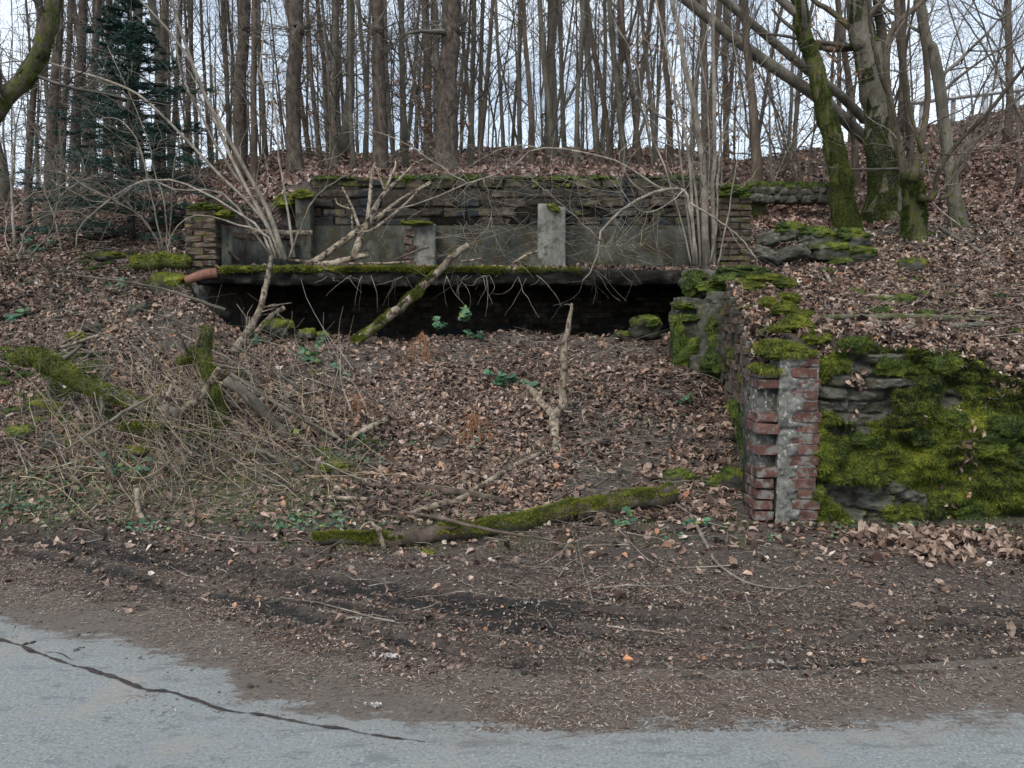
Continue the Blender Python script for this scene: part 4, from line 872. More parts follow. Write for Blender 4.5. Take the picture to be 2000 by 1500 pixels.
for b0, m0, t0, wd, Y, py, lab in [(497, 495, 497, 13, 16, 350, 'straight slim trunk right of the spruce by the hazel'), (632, 612, 600, 10, 15.2, 348, 'left-leaning thin trunk above the wall corner'), (655, 652, 655, 14, 17, 335, 'dark wobbly trunk with clinging tan leaves above the block wall'),
        (692, 684, 684, 10, 15, 345, 'thin crooked trunk with brown leaves left of the middle spruce'), (712, 716, 700, 10, 18, 330, 'slender forked trunk close left of the middle spruce'), (772, 758, 752, 9, 17, 335, 'thin trunk close right of the middle spruce'),
        (793, 787, 784, 13, 15.6, 342, 'dark straight trunk midway between the two big spruces'), (838, 836, 828, 15, 19, 320, 'mossy trunk close left of the thickest spruce'), (917, 922, 926, 12, 15.6, 335, 'crooked trunk close right of the thickest spruce'),
        (935, 948, 962, 10, 17.5, 325, 'right-leaning trunk crossing right of the thickest spruce'), (985, 978, 968, 8, 20, 312, 'thin grey trunk on the crest over the central pier'), (1015, 1014, 1015, 10, 19, 315, 'very straight thin trunk above the pale concrete pier'),
        (1038, 1035, 1022, 11, 15.2, 340, 'pale trunk standing at the wall above the concrete pier'), (1084, 1070, 1054, 13, 18, 318, 'mossy-footed trunk leaning left on the crest'), (1104, 1098, 1094, 10, 19, 312, 'slim dark trunk on the crest next to the mossy-footed one'),
        (1124, 1128, 1140, 9, 15.4, 335, 'thin dark trunk at the wall over the fine twigs'), (1172, 1156, 1136, 10, 18, 315, 'slender left-leaning trunk in the crest thicket'), (1197, 1178, 1146, 12, 17.5, 318, 'strongly left-leaning trunk in the crest thicket'),
        (1224, 1208, 1190, 13, 17, 320, 'thicker left-leaning trunk right of the crest thicket'), (1252, 1236, 1212, 11, 17, 322, 'left-leaning trunk left of the hazel clump'), (1282, 1270, 1252, 9, 19, 312, 'thin grey trunk behind the hazel clump'),
        (1378, 1376, 1374, 16, 16, 330, 'mossy trunk hidden behind the hazel clump'), (1310, 1306, 1290, 12, 18, 318, 'grey trunk just left of the hazel clump')]:
    tree([(b0, py, wd*1.15), (m0, 190, wd), (t0, 0, wd*.85)], Y, lab, 'slender_tree', 'bark_grey' if rs.rand() < .5 else 'bark', group=BG, n1=22, L1=1.3, H=13, moss=.35, kmin=6, flare=.3, K=30, lump=.02)
RG = 'trees on the right terrace'
tree([(1482, 342, 30), (1474, 250, 20), (1462, 120, 16), (1455, 0, 15)], 13.6, 'mossy-footed tree with clinging tan leaves crossed by the leaning dead trunks', 'bare_tree', 'bark', group=RG, moss=.7, mossh=.8, n1=12)
def fork(c, P, R):
    q = smooth([Wp(1574, 55, 12.8), Wp(1556, 25, 12.8), Wp(1525, 0, 12.8), Wp(1470, -80, 12.7), Wp(1440, -250, 12.6)], 9); mtube(c, q, np.linspace(.09, .03, 9), 7, moss=.3)
tree([(1656, 418, 50), (1636, 315, 42), (1610, 210, 36), (1584, 100, 32), (1560, 0, 30)], 12.8, 'moss-coated trunk leaning left in front of the big tree on the terrace', 'mossy_tree', 'bark', group=RG, moss=.66, mossh=9, n1=7, kmin=12, extra=fork, flare=.4)
def fork2(c, P, R):
    for pp_, w0 in ([(1722, 250), (1724, 150), (1722, 60), (1712, 0), (1705, -200)], .11), ([(1700, 120), (1665, 60), (1620, 20), (1588, 0), (1540, -60)], .06):
        mtube(c, smooth([Wp(a, d, 13.5) for a, d in pp_], 10), np.linspace(w0, w0*.5, 10), 8, moss=.4)
tree([(1728, 408, 74), (1722, 300, 60), (1712, 200, 58), (1694, 100, 56), (1676, 0, 52)], 13.4, 'biggest grey-green trunk on the terrace, dividing near the top', 'bare_tree', 'bark_grey', group=RG, moss=.5, mossh=4, n1=7, kmin=14, extra=fork2, flare=.45)
tree([(1880, 460, 34), (1858, 350, 25), (1840, 210, 24), (1824, 105, 24), (1797, 0, 22)], 12.6, 'grey left-leaning trunk right of the twisted multi-stem tree', 'bare_tree', 'bark_grey', group=RG, moss=.45, mossh=3, n1=9, flare=.5)
tree([(1680, 290, 15), (1662, 180, 13), (1636, 0, 12)], 17, 'dark slim trunk behind the crossing of the leaning dead trunks', 'slender_tree', 'bark', group=RG, n1=9)
tree([(1785, 370, 16), (1772, 200, 14), (1752, 0, 13)], 15, 'slim trunk seen between the stems of the twisted tree', 'slender_tree', 'bark', group=RG, n1=9)
# twisted multi-stem tree
base = Wp(1782, 478, 11.6); tw = empty('twisted_tree', base, 'low dark mossy trunk splitting into curved stems on the right terrace', 'tree', RG)
t = MB(); P = smooth([Wp(1780, 490, 11.6), Wp(1786, 430, 11.6), Wp(1786, 385, 11.6), Wp(1778, 345, 11.6)], 12)
mtube(t, P, base_flare(np.linspace(.165, .14, 12), P, .3, .15), 14, moss=.6, rnd=.35, lump=.05); fz = tubefuzz(t, P, 20000); pbuild(fz, 'moss', M['moss_dark'], tw, base, smooth=False); pbuild(t, 'trunk', M['bark'], tw, base)
stems = [[(1775, 360, 30), (1758, 300, 22), (1735, 180, 16), (1733, 95, 16), (1752, 45, 15), (1805, 0, 14), (1880, -90, 10)], [(1782, 355, 26), (1795, 300, 17), (1812, 190, 15), (1803, 70, 13), (1790, 0, 12), (1770, -160, 8)],
         [(1795, 385, 20), (1822, 388, 15), (1832, 340, 11), (1868, 282, 10), (1925, 225, 10), (1985, 150, 9), (2060, 60, 6)], [(1835, 388, 12), (1858, 375, 11), (1868, 320, 9), (1900, 285, 8), (1965, 215, 7), (2040, 150, 5)],
         [(1765, 350, 16), (1755, 290, 12), (1745, 215, 10), (1720, 150, 8), (1700, 60, 6), (1690, -60, 4)], [(1800, 350, 10), (1815, 280, 8), (1835, 300, 6), (1880, 300, 4), (1960, 290, 3)], [(1800, 300, 9), (1775, 200, 8), (1765, 100, 7), (1775, 0, 6), (1780, -100, 4)]]
allP = []; allR = []
for i, st in enumerate(stems):
    P = smooth([Wp(a, b_, 11.6-.12*i+.25*j*(i % 2)*.3) for j, (a, b_, c_) in enumerate(st)], 16); R = np.interp(np.linspace(0, 1, 16), np.linspace(0, 1, len(st)), [c_*11.5/FPX/2*.75 for *_, c_ in st])
    t = MB(); mtube(t, P, R, 9, moss=np.linspace(.52, .1, 16)[None], lump=.03); pbuild(t, 'stem', M['bark'], tw, base); allP.append(P); allR.append(R)
t = MB(); p1, r1 = sub(np.stack(allP), np.stack(allR), 45, .8, 7, .9, .18, .03, None, 2, .3); mtube(t, p1, np.maximum(r1, .003), 4)
p2, r2 = sub(p1, np.maximum(r1, .004), 150, .4, 5, .8, .2, .02, None, 1, .7); mtube(t, p2, np.maximum(r2, .002), 3); pbuild(t, 'twigs', M['twig'], tw, base)
# two leaning dead trunks
def lean(pix, Y0, Y1, label, moss=.2, name='leaning_dead_tree'):
    m_ = len(pix); W3 = [Wp(a, b_, Y0+(Y1-Y0)*i/(m_-1)) for i, (a, b_, c_) in enumerate(pix)]; P = smooth(W3, 22); R = np.interp(np.linspace(0, 1, 22), np.linspace(0, 1, m_), [c_*Y0/FPX/2 for *_, c_ in pix])
    t = MB(); mtube(t, P, R, 10, moss=moss, lump=.04, rnd=1.0); p1, r1 = sub(P[None], R[None], 14, .35, 5, 1.0, .2, -.02, None, 2, .2); mtube(t, p1, r1, 4, moss=.1)
    return t.build(name, M['bark_grey'], origin=P[0], label=label, cat='fallen tree', group='leaning dead trunks')
lean([(1700, 280, 24), (1640, 225, 23), (1590, 185, 21), (1468, 101, 19), (1352, 10, 17), (1280, -50, 15)], 14.6, 13.2, 'lower of two dead trunks leaning across the upper right')
lean([(1690, 235, 18), (1640, 185, 17), (1576, 136, 16), (1492, 66, 15), (1415, 0, 14), (1350, -60, 12)], 15.2, 13.8, 'upper of two dead trunks leaning across the upper right')
# curved trunk entering at the upper left
tree([(-190, 560, 44), (-130, 420, 40), (-60, 290, 38), (0, 205, 36), (52, 150, 34), (86, 75, 34), (102, 0, 34)], 9.2, 'curved mossy trunk leaning into the upper left corner', 'curved_tree', 'bark', moss=.62, mossh=12, n1=10, L1=1.2, H=8, kmin=10, flare=.2)

# far wood on and beyond the crest: copies of a few grown trees
protos = []
for v in range(8):
    r = RS(100+v); H = 13+3*r.rand(); K = 24
    P = walk(np.zeros((1, 3)), np.array([[r.normal(0, .05), r.normal(0, .05), 1]]), [H], K, .022, .05, r)[0]; R = np.linspace(.07+.045*r.rand(), .015, K)
    P[:, :2] += r.normal(0, .010, (K, 2))
    t = MB(); mtube(t, P, base_flare(R, P, .3), 7, rnd=.4+.3*r.rand(), moss=(.25*np.exp(-P[:, 2]/2.0))[None], lump=.02)
    if v % 3 == 0:
        k0 = 7; q = walk(P[k0][None], np.array([[r.normal(0, .35), r.normal(0, .2), 1]]), [H*.6], 14, .05, .08, r); mtube(t, q, (np.linspace(.07, .015, 14))[None], 6)
    tm = t.mesh('trunk'); tm.materials.append(M['bark_grey'] if v % 2 else M['bark'])
    c = crown(P, R, 40, 1.5, 5, .14, r=r, f3=3.5, wob=.13); cm = c.mesh('crown'); cm.materials.append(M['twig_far']); protos.append((tm, cm))
cnt = 0; placed = []
for k in range(2600):
    if cnt >= 210: break
    Y = 18+26*rs.rand()**.8; u = -.74+1.48*rs.rand(); X = u*Y; px = 1000+FPX*u
    if px > 1420 and rs.rand() < .82: continue
    if any((X-a)**2+(Y-b_)**2 < .55 for a, b_ in placed): continue
    if Y < 20 and any(abs(px-q) < 14 for q in (872, 742, 578, 468)): continue
    placed.append((X, Y)); tm, cm = protos[rs.randint(8)]; z = float(h(X, Y))-.1
    o = bpy.data.objects.new('forest_tree', None); SC.collection.objects.link(o); o.location = (X, Y, z); sc = (.75+.5*rs.rand()) if k % 3 == 0 else .42+.35*rs.rand(); o.scale = (sc, sc, .9+.3*rs.rand())
    o.rotation_euler = (rs.normal(0, .035), rs.normal(0, .03)-(.05 if px > 1000 else -.03), rs.rand()*6.28)
    side = 'left' if px < 480 else ('central' if px < 1250 else 'right')
    tag(o, 'slender bare tree far back in the %s stretch of the wood on the crest' % side, 'tree', 'far bare trees on the %s crest' % side)
    for nm, me in (('trunk', tm), ('crown', cm)):
        c = bpy.data.objects.new(nm, me); SC.collection.objects.link(c); c.parent = o
    cnt += 1
# thin saplings
SG = 'thin saplings'
sp = []
for v in range(4):
    r = RS(300+v); P = walk(np.zeros((1, 3)), np.array([[r.normal(0, .15), 0, 1]]), [5.5], 16, .09, .05, r)[0]; R = np.linspace(.022, .004, 16)
    t = MB(); mtube(t, P, R, 5, moss=.1); tm = t.mesh('stem'); tm.materials.append(M['twig_far']); c = crown(P, R*1.6, 26, .9, 2, .08, r=r, f3=3); cm = c.mesh('twigs'); cm.materials.append(M['twig_far']); sp.append((tm, cm))
for k in range(70):
    u = -.68+1.36*rs.rand(); Y = 14+10*rs.rand(); 
    if k < 26: u = .3+.4*rs.rand(); Y = 13.5+10*rs.rand()
    X = u*Y; px = 1000+FPX*u; o = bpy.data.objects.new('sapling', None); SC.collection.objects.link(o); o.location = (X, Y, float(h(X, Y))-.05); s_ = .6+.7*rs.rand(); o.scale = (s_,)*3; o.rotation_euler = (rs.normal(0, .08), rs.normal(0, .1)-(.15 if u > .3 else 0), rs.rand()*6.28)
    side = 'left slope' if px < 600 else ('slope behind the ruin' if px < 1350 else 'right slope')
    tag(o, 'thin leafless sapling standing on the %s' % side, 'sapling', 'saplings on the %s' % side); tm, cm = sp[k % 4]
    for nm, me in (('stem', tm), ('twigs', cm)):
        c = bpy.data.objects.new(nm, me); SC.collection.objects.link(c); c.parent = o
# beech saplings with clinging tan leaves
for i, (px, py, Y, H, lab) in enumerate([(1330, 330, 16.5, 3.2, 'beech sapling with tan leaves left of the mossy-footed tree'), (1425, 320, 16, 2.2, 'low beech bush with tan leaves right of the hazel clump'), (1480, 330, 13.7, 3.2, 'tan leaves clinging on a beech shoot by the mossy-footed tree'), (400, 345, 18, 2.4, 'beech sapling with tan leaves right of the young fir'), (560, 330, 18, 2.6, 'beech sapling with tan leaves left of the block wall'), (650, 335, 17, 3.2, 'beech sapling with tan leaves above the wall corner'), (835, 340, 14.9, 1.9, 'beech shoot with tan leaves beside the thickest spruce'), (180, 400, 14.5, 1.6, 'low beech bush with tan leaves under the young fir')]):
    X = wpx(px, Y); b0 = np.array([X, Y, float(h(X, Y))]); root = empty('beech_sapling', b0, lab, 'sapling', 'beech saplings holding dry leaves')
    P = walk(np.zeros((1, 3)), np.array([[rs.normal(0, .1), 0, 1]]), [H], 12, .1, .05)[0]; R = np.linspace(.018, .004, 12); t = MB(); mtube(t, P, R, 5); t.build('stem', M['twig_far'], root)
    c = MB(); p1, r1 = sub(P[None], R[None], 26, .8, 6, 1.1, .15, .0, None, 1, .5); mtube(c, p1, np.maximum(r1, .003), 3); p2, r2 = sub(p1, r1, 90, .3, 4, .8, .2, 0, None, 1, .6); mtube(c, p2, np.maximum(r2, .002), 3); c.build('twigs', M['twig_far'], root)
    q = p2.reshape(-1, 3)[rs.rand(360) < .6]; l = MB(); leaves(l, q+rs.normal(0, .03, q.shape), np.tile([0, -.3, 1.], (len(q), 1)), .07, .4, 1.2); l.build('leaves', M['leaf_dry'], root, smooth=False)

# young fir
fb = Wp(256, 465, 12.6); fb[2] = h(fb[0], fb[1])-.05; fir = empty('young_fir', fb, 'dark blue-green young fir tree on the left slope', 'fir tree')
t = MB(); HF = zpy(-20, 12.6)-fb[2]; P = smooth([(0, 0, 0), (.05, 0, HF*.5), (.1, 0, HF)], 16); mtube(t, P, np.linspace(.06, .01, 16), 8); t.build('trunk', M['conifer'], fir)
c = MB(); nd = MB(); z = .12
while z < HF*.97:
    f = z/HF; L = 2.0*(1-f)**.95*(.65+.6*rs.rand())+.12; k = rs.randint(6, 9) if f < .85 else 5; a0 = rs.rand()*6
    a = a0+np.arange(k)*6.28/k+rs.normal(0, .25, k); D = np.stack([np.cos(a), np.sin(a), np.full(k, -.02+.35*f)], -1)
    p = walk(np.tile([.1*f, 0, z], (k, 1))+rs.normal(0, .05, (k, 3)), D, L*(.6+.5*rs.rand(k)), 9, .06, -.018+.02*f); rr = np.linspace(.012, .003, 9)[None]*np.ones((k, 1)); mtube(c, p, rr, 4)
    m_ = int(26*(1-f)+9)*k; i = rs.randint(0, k, m_); j = rs.randint(1, 8, m_); P0 = p[i, j]+(p[i, j+1]-p[i, j])*rs.rand(m_, 1); d = nrm(p[i, j+1]-p[i, j]); s = np.cross(d, [0, 0, 1.])*np.where(rs.rand(m_, 1) < .5, 1, -1)
    q = walk(P0, d*.6+s*.9, (.38*(1-j/10.)+.08)*(.5+.7*(1-f))*(.7+.6*rs.rand(m_)), 5, .08, -.02); mtube(c, q, np.linspace(.004, .0015, 5)[None]*np.ones((m_, 1)), 3)
    for pp_, cnt_ in ((q, 46), (p, 100)):
        n_ = pp_.shape[0]*cnt_; i = rs.randint(0, pp_.shape[0], n_); j = rs.randint(0, pp_.shape[1]-1, n_); fr = rs.rand(n_, 1); P0 = pp_[i, j]*(1-fr)+pp_[i, j+1]*fr; d = nrm(pp_[i, j+1]-pp_[i, j])
        s = np.cross(d, [0, 0, 1.]); s = s*np.where(rs.rand(n_, 1) < .5, 1, -1); dd = nrm(d*.5+s+rs.normal(0, .25, (n_, 3))); fuzz(nd, P0, dd, .05, .012, 0, None, .2)
    z += .17+.10*rs.rand()
c.build('branches', M['conifer'], fir); nd.build('needles', M['needle'], fir, smooth=False)

# ------------------------------------------------------------------ hazels
def shrub(root_px, Y, label, stems, twn, twl, name='hazel_shrub', mat='twig', dYs=.0, extra=0, group=None, mossb=.2):
    b0 = Wp(*root_px, Y); root = empty(name, b0, label, 'shrub', group); AP = []; AR = []
    for i, st in enumerate(stems):
        dy = rs.normal(0, .06) if i else 0; m_ = len(st); P = smooth([Wp(a, b_, Y+dy*j+(dYs*j/(m_-1))) for j, (a, b_, c_) in enumerate(st)], 18)
        P[1:-1] += rs.normal(0, .006, (16, 3)); R = np.interp(np.linspace(0, 1, 18), np.linspace(0, 1, m_), [c_*Y/FPX/2*.74 for *_, c_ in st])
        t = MB(); mtube(t, P, R, 8, lump=.03, moss=(mossb*np.exp(-np.arange(18)/4.))[None], rnd=.4+.6*rs.rand()); pbuild(t, 'stem', M[mat], root, b0); AP.append(P); AR.append(R)
    AP, AR = np.stack(AP), np.stack(AR); t = MB(); p1, r1 = sub(AP, AR, twn, twl, 7, .8, .16, .02, None, 4, .3); mtube(t, p1, np.clip(r1, .0025, .008), 4)
    p2, r2 = sub(p1, np.clip(r1, .003, .01), int(twn*3), twl*.45, 5, .8, .2, .0, None, 1, .6); mtube(t, p2, np.maximum(r2, .0015), 3)
    pbuild(t, 'twigs', M[mat], root, b0); return root
shrub((556, 505), 10.45, 'left hazel with long pale stems fanning up from the slab', [
    [(558, 508, 15), (525, 420, 12), (490, 350, 11), (420, 224, 10), (385, 150, 9), (350, 45, 8), (336, 0, 7), (310, -120, 5)], [(550, 505, 12), (525, 448, 10), (455, 315, 9), (420, 235, 8), (378, 130, 7), (320, 50, 6), (273, 0, 5), (190, -90, 4)],
    [(545, 500, 10), (518, 434, 8), (420, 332, 7), (308, 217, 7), (260, 180, 6), (210, 157, 6), (105, 126, 5), (30, 120, 4), (-60, 135, 3)], [(574, 502, 8), (560, 400, 6), (546, 315, 5), (535, 200, 5), (508, 147, 5), (515, 60, 4), (525, 0, 4), (540, -140, 3)],
    [(535, 505, 8), (500, 440, 6), (400, 378, 5), (320, 350, 5), (245, 368, 4), (160, 440, 4), (148, 490, 3)], [(530, 500, 7), (440, 380, 6), (350, 372, 5), (280, 350, 5), (220, 390, 4), (130, 340, 3), (80, 330, 2)],
    [(548, 505, 10), (528, 450, 9), (500, 395, 8), (450, 330, 8), (400, 240, 6), (350, 130, 5), (345, 50, 4), (352, 0, 3)], [(565, 505, 7), (590, 440, 5), (620, 380, 4), (700, 330, 3)], [(540, 505, 8), (520, 460, 7), (470, 440, 5), (380, 420, 3), (330, 470, 3), (336, 560, 2)]], 60, .8)
shrub((1376, 515), 10.2, 'right hazel clump of upright stems at the cellar corner', [
    [(1378, 520, 20), (1375, 400, 18), (1371, 315, 16), (1359, 227, 15), (1340, 140, 14), (1328, 60, 12), (1312, 0, 11), (1290, -140, 8)], [(1394, 522, 13), (1393, 380, 12), (1395, 250, 11), (1393, 100, 10), (1391, 0, 9), (1392, -160, 6)],
    [(1362, 520, 9), (1352, 420, 8), (1345, 300, 8), (1325, 200, 7), (1300, 90, 6), (1280, 0, 5), (1265, -80, 4)], [(1356, 520, 7), (1344, 440, 6), (1332, 330, 5), (1322, 240, 5), (1318, 130, 4), (1330, 0, 4), (1332, -60, 3)],
    [(1368, 520, 8), (1362, 400, 7), (1352, 300, 6), (1352, 200, 5), (1370, 100, 4), (1400, 0, 4), (1420, -80, 3)], [(1386, 520, 6), (1382, 420, 5), (1385, 300, 4), (1380, 180, 4), (1360, 60, 3), (1350, 0, 3)],
    [(1350, 520, 5), (1338, 460, 4), (1300, 330, 4), (1262, 230, 3), (1240, 120, 3), (1200, 40, 2)], [(1400, 520, 5), (1420, 430, 4), (1440, 300, 3), (1445, 180, 3), (1430, 60, 2)], [(1385, 520, 7), (1400, 440, 6), (1402, 330, 5), (1418, 240, 4), (1460, 160, 3), (1500, 110, 2)]], 90, .75)
shrub((1352, 470), 9.9, 'arching pale hazel branches in front of the block wall', [
    [(1355, 515, 9), (1352, 440, 8), (1345, 395, 8), (1335, 372, 8), (1310, 368, 8), (1262, 380, 8), (1210, 415, 6), (1175, 450, 6), (1170, 485, 5), (1158, 520, 4), (1138, 548, 3)],
    [(1340, 385, 5), (1290, 368, 5), (1240, 335, 5), (1195, 312, 5), (1107, 291, 5), (1048, 290, 5), (1002, 325, 5), (915, 359, 5), (827, 395, 4), (760, 412, 3), (728, 416, 2)],
    [(1048, 290, 4), (1020, 283, 3), (960, 300, 3), (900, 335, 2), (860, 345, 2)], [(915, 359, 3), (860, 325, 3), (790, 280, 3), (720, 255, 2), (660, 262, 1)], [(1262, 380, 5), (1230, 350, 4), (1210, 300, 4), (1260, 270, 3), (1310, 285, 3), (1340, 280, 3)],
    [(1172, 470, 4), (1130, 430, 4), (1080, 385, 3), (1040, 350, 2)], [(1345, 395, 5), (1400, 430, 5), (1440, 460, 4), (1475, 505, 3), (1475, 545, 2)], [(1335, 372, 4), (1310, 395, 3), (1270, 415, 3), (1230, 395, 3), (1200, 340, 2)],
    [(945, 350, 3), (955, 385, 3), (960, 420, 2), (940, 460, 2), (880, 500, 1)], [(1165, 480, 4), (1190, 482, 3), (1220, 478, 2)]], 140, .55, name='hazel_branches')
shrub((320, 490), 10.9, 'small hazel with thin stems behind the mossy hollow log', [[(320, 492, 5), (300, 400, 4), (270, 280, 4), (235, 235, 3), (200, 230, 2)], [(326, 492, 5), (322, 400, 4), (300, 330, 3), (285, 260, 3), (210, 90, 2)], [(316, 492, 4), (290, 440, 3), (240, 400, 3), (170, 390, 2), (100, 350, 2)], [(330, 492, 4), (335, 400, 3), (340, 320, 3), (360, 240, 2)], [(322, 492, 4), (270, 420, 3), (200, 380, 3), (140, 345, 2), (80, 330, 2)]], 60, .6)
shrub((40, 470), 10.4, 'leafless bush with thin arching twigs at the left edge', [[(28, 480, 8), (24, 400, 7), (22, 330, 5), (30, 260, 4), (20, 180, 3)], [(35, 500, 4), (60, 440, 3), (130, 410, 3), (180, 430, 2)], [(60, 500, 4), (100, 450, 3), (120, 380, 3), (190, 340, 2)], [(20, 500, 4), (10, 440, 3), (60, 380, 3), (110, 370, 2), (150, 330, 2)], [(120, 490, 4), (105, 420, 3), (80, 350, 3), (90, 260, 2)]], 90, .6)
shrub((1900, 300), 15.5, 'leafless bush of thin shoots on the far right slope', [[(1880, 330, 6), (1900, 220, 5), (1880, 100, 4), (1850, 0, 4), (1840, -100, 3)], [(1930, 330, 6), (1960, 200, 5), (1930, 80, 4), (1900, 0, 4), (1860, -80, 3)], [(1990, 340, 6), (1985, 220, 5), (1950, 100, 4), (1890, 20, 3), (1830, -60, 3)], [(1860, 330, 5), (1840, 250, 4), (1850, 120, 4), (1890, 20, 3), (1950, -50, 3)], [(2010, 260, 6), (1960, 160, 5), (1900, 60, 4), (1860, 0, 3)], [(2040, 300, 6), (2000, 150, 5), (1960, 50, 4), (1930, -20, 3)]], 120, 1.1, mat='twig_far')

# ------------------------------------------------------------------ fallen wood
def stick(pix, label, mat='pale', Y=None, name='dead_branch', cat='branch', n=18, sides=8, moss=0.0, side=4, sl_=.2, lump=.04, group=None, lift=0.0, endw=None, mosstop=False, cut=False):
    P3 = []
    for i, p in enumerate(pix):
        if Y is None: q = Wp(p[0], p[1], G(p[0], p[1]+p[2]*.42)[1]-lift)
        else: q = Wp(p[0], p[1], Y[i] if hasattr(Y, '__len__') else Y)
        P3.append(q)
    P3 = np.array(P3); P = smooth(P3, n); R = np.interp(np.linspace(0, 1, n), np.linspace(0, 1, len(pix)), [p[2] for p in pix])*P[:, 1]/FPX/2*.84
    P[1:-1] += rs.normal(0, .12, (n-2, 3))*R[1:-1, None]
    t = MB(); mtube(t, P, R, sides, rnd=.35+.5*rs.rand(), moss=(np.interp(np.linspace(0, 1, n), np.linspace(0, 1, len(moss)), moss) if hasattr(moss, '__len__') else np.full(n, moss))[None], lump=lump)
    if side:
        p1, r1 = sub(P[None], R[None], side, sl_, 5, 1.0, .15, .0, None, 2, .4); mtube(t, p1, np.maximum(r1, .0015), 4)
    fz = tubefuzz(t, P, 5200) if (np.max(moss) >= .6 and R.max() > .035 and name != 'mossy_log') else None
    o = t.build(name, M[mat], origin=P[0], label=label, cat=cat, group=group)
    if fz: fz.v = [v-P[0] for v in fz.v]; fz.build('moss', M['moss'], o, smooth=False)
    return o, P, R
LG2 = 'fallen branches'
# mossy log at the foot of the bank
o, P, R = stick([(610, 1053, 26), (690, 1052, 30), (760, 1054, 34), (860, 1042, 38), (960, 1030, 42), (1060, 1008, 45), (1160, 992, 46), (1250, 976, 48), (1312, 964, 48)], 'long mossy log lying across the foot of the bank', 'bark', name='fallen_log', cat='log', n=34, sides=14, moss=[.3, .3, .0, .05, .25, .3, .1, .3, .5], side=2, sl_=.12, lump=.03)
lm = MB(); k = 30000; i = rs.randint(0, 33, k); f = rs.rand(k)[:, None]; c0 = P[i]*(1-f)+P[i+1]*f; rr = (R[i]*(1-f[:, 0])+R[i+1]*f[:, 0])[:, None]; a = rs.normal(.5, .8, k)
d = nrm(P[i+1]-P[i]); sd_ = nrm(np.cross(d, [0, 0, 1.])); nr = np.cos(a)[:, None]*np.array([0, 0, 1.])+np.sin(a)[:, None]*sd_
keep = (fbm(c0[:, 0]*3.2, a*.8, 0, 91)+.85-.42*np.abs(a)-1.3*np.exp(-((c0[:, 0]+.62)/.28)**2)) > 0
q = c0+nr*rr*.97; fuzz(lm, q[keep], nr[keep], .02, .006, 1, np.clip(.55+.3*fbm(q[keep][:, 0]*8, a[keep]*3, 0, 92)+rs.normal(0, .12, keep.sum()), 0, 1), .6)
lm.v = [v-P[0] for v in lm.v]; lm.build('moss', M['moss'], o, smooth=False)
stick([(752, 1075, 12), (742, 1045, 11), (735, 1030, 10), (718, 1022, 7), (700, 1036, 4)], 'short forked stub standing against the left part of the mossy log', Y=[5.3, 5.3, 5.3, 5.3, 5.3], side=3, sl_=.12, group=LG2)
stick([(790, 1000, 7), (860, 1012, 9), (900, 1022, 9), (980, 1040, 9), (1090, 1056, 5)], 'thin dark stick lying over the mossy log', 'bark', Y=[5.75, 5.4, 5.35, 5.3, 5.35], side=2, group=LG2)
stick([(800, 1004, 12), (850, 988, 16), (900, 974, 16), (950, 942, 14), (1000, 912, 14), (1062, 882, 10)], 'pale straight stick on the bank behind the mossy log', group=LG2, side=3, lift=.03)
stick([(690, 940, 10), (750, 950, 12), (820, 952, 15), (880, 960, 18), (940, 968, 18), (990, 982, 14)], 'dark forked branch above the mossy log', 'bark', group=LG2, side=4, sl_=.3, lift=.04)
stick([(620, 968, 9), (660, 972, 10), (720, 975, 9)], 'short pale broken stick left of the dark forked branch', group=LG2, side=0, lift=.03)
stick([(672, 866, 13), (710, 842, 15), (755, 820, 16)], 'short mossy-ended log piece on the bank below the bramble', moss=[.5, 0, .4], group=LG2, side=0, lift=.02)
# Y-shaped pale branch stuck in the bank
stick([(1102, 940, 8), (1092, 900, 15), (1082, 860, 22), (1084, 815, 26), (1098, 790, 20), (1100, 740, 18), (1102, 680, 17), (1112, 630, 11), (1117, 592, 6)], 'upright forked pale branch in the middle of the bank', Y=[6.85, 7.1, 7.4, 7.65, 7.75, 7.75, 7.75, 7.75, 7.75], group=LG2, side=5, sl_=.15, name='forked_branch', n=26)
stick([(1084, 815, 20), (1062, 792, 18), (1040, 765, 16), (1020, 745, 9)], 'left fork lying beside the upright forked branch', group=LG2, side=1, lift=.04)
stick([(690, 668, 24), (760, 618, 22), (830, 556, 19), (880, 505, 17), (915, 478, 15)], 'mossy pole leaning from the bank up to the slab edge', Y=[9.75, 9.8, 9.85, 9.9, 9.95], moss=[.7, .35, .3, .1, .1], group=LG2, side=3, sl_=.12, name='leaning_pole', n=26)
stick([(455, 690, 20), (490, 640, 17), (512, 590, 14), (523, 540, 12), (530, 500, 8)], 'pale leaning branch in front of the left part of the cellar opening', Y=[9.1, 9.4, 9.6, 9.75, 9.85], group=LG2, side=5, sl_=.25, name='leaning_branch', n=22)
stick([(500, 650, 12), (525, 622, 12), (556, 600, 12)], 'short stub beside the pale leaning branch', Y=[9.75, 9.8, 9.85], group=LG2, side=1)
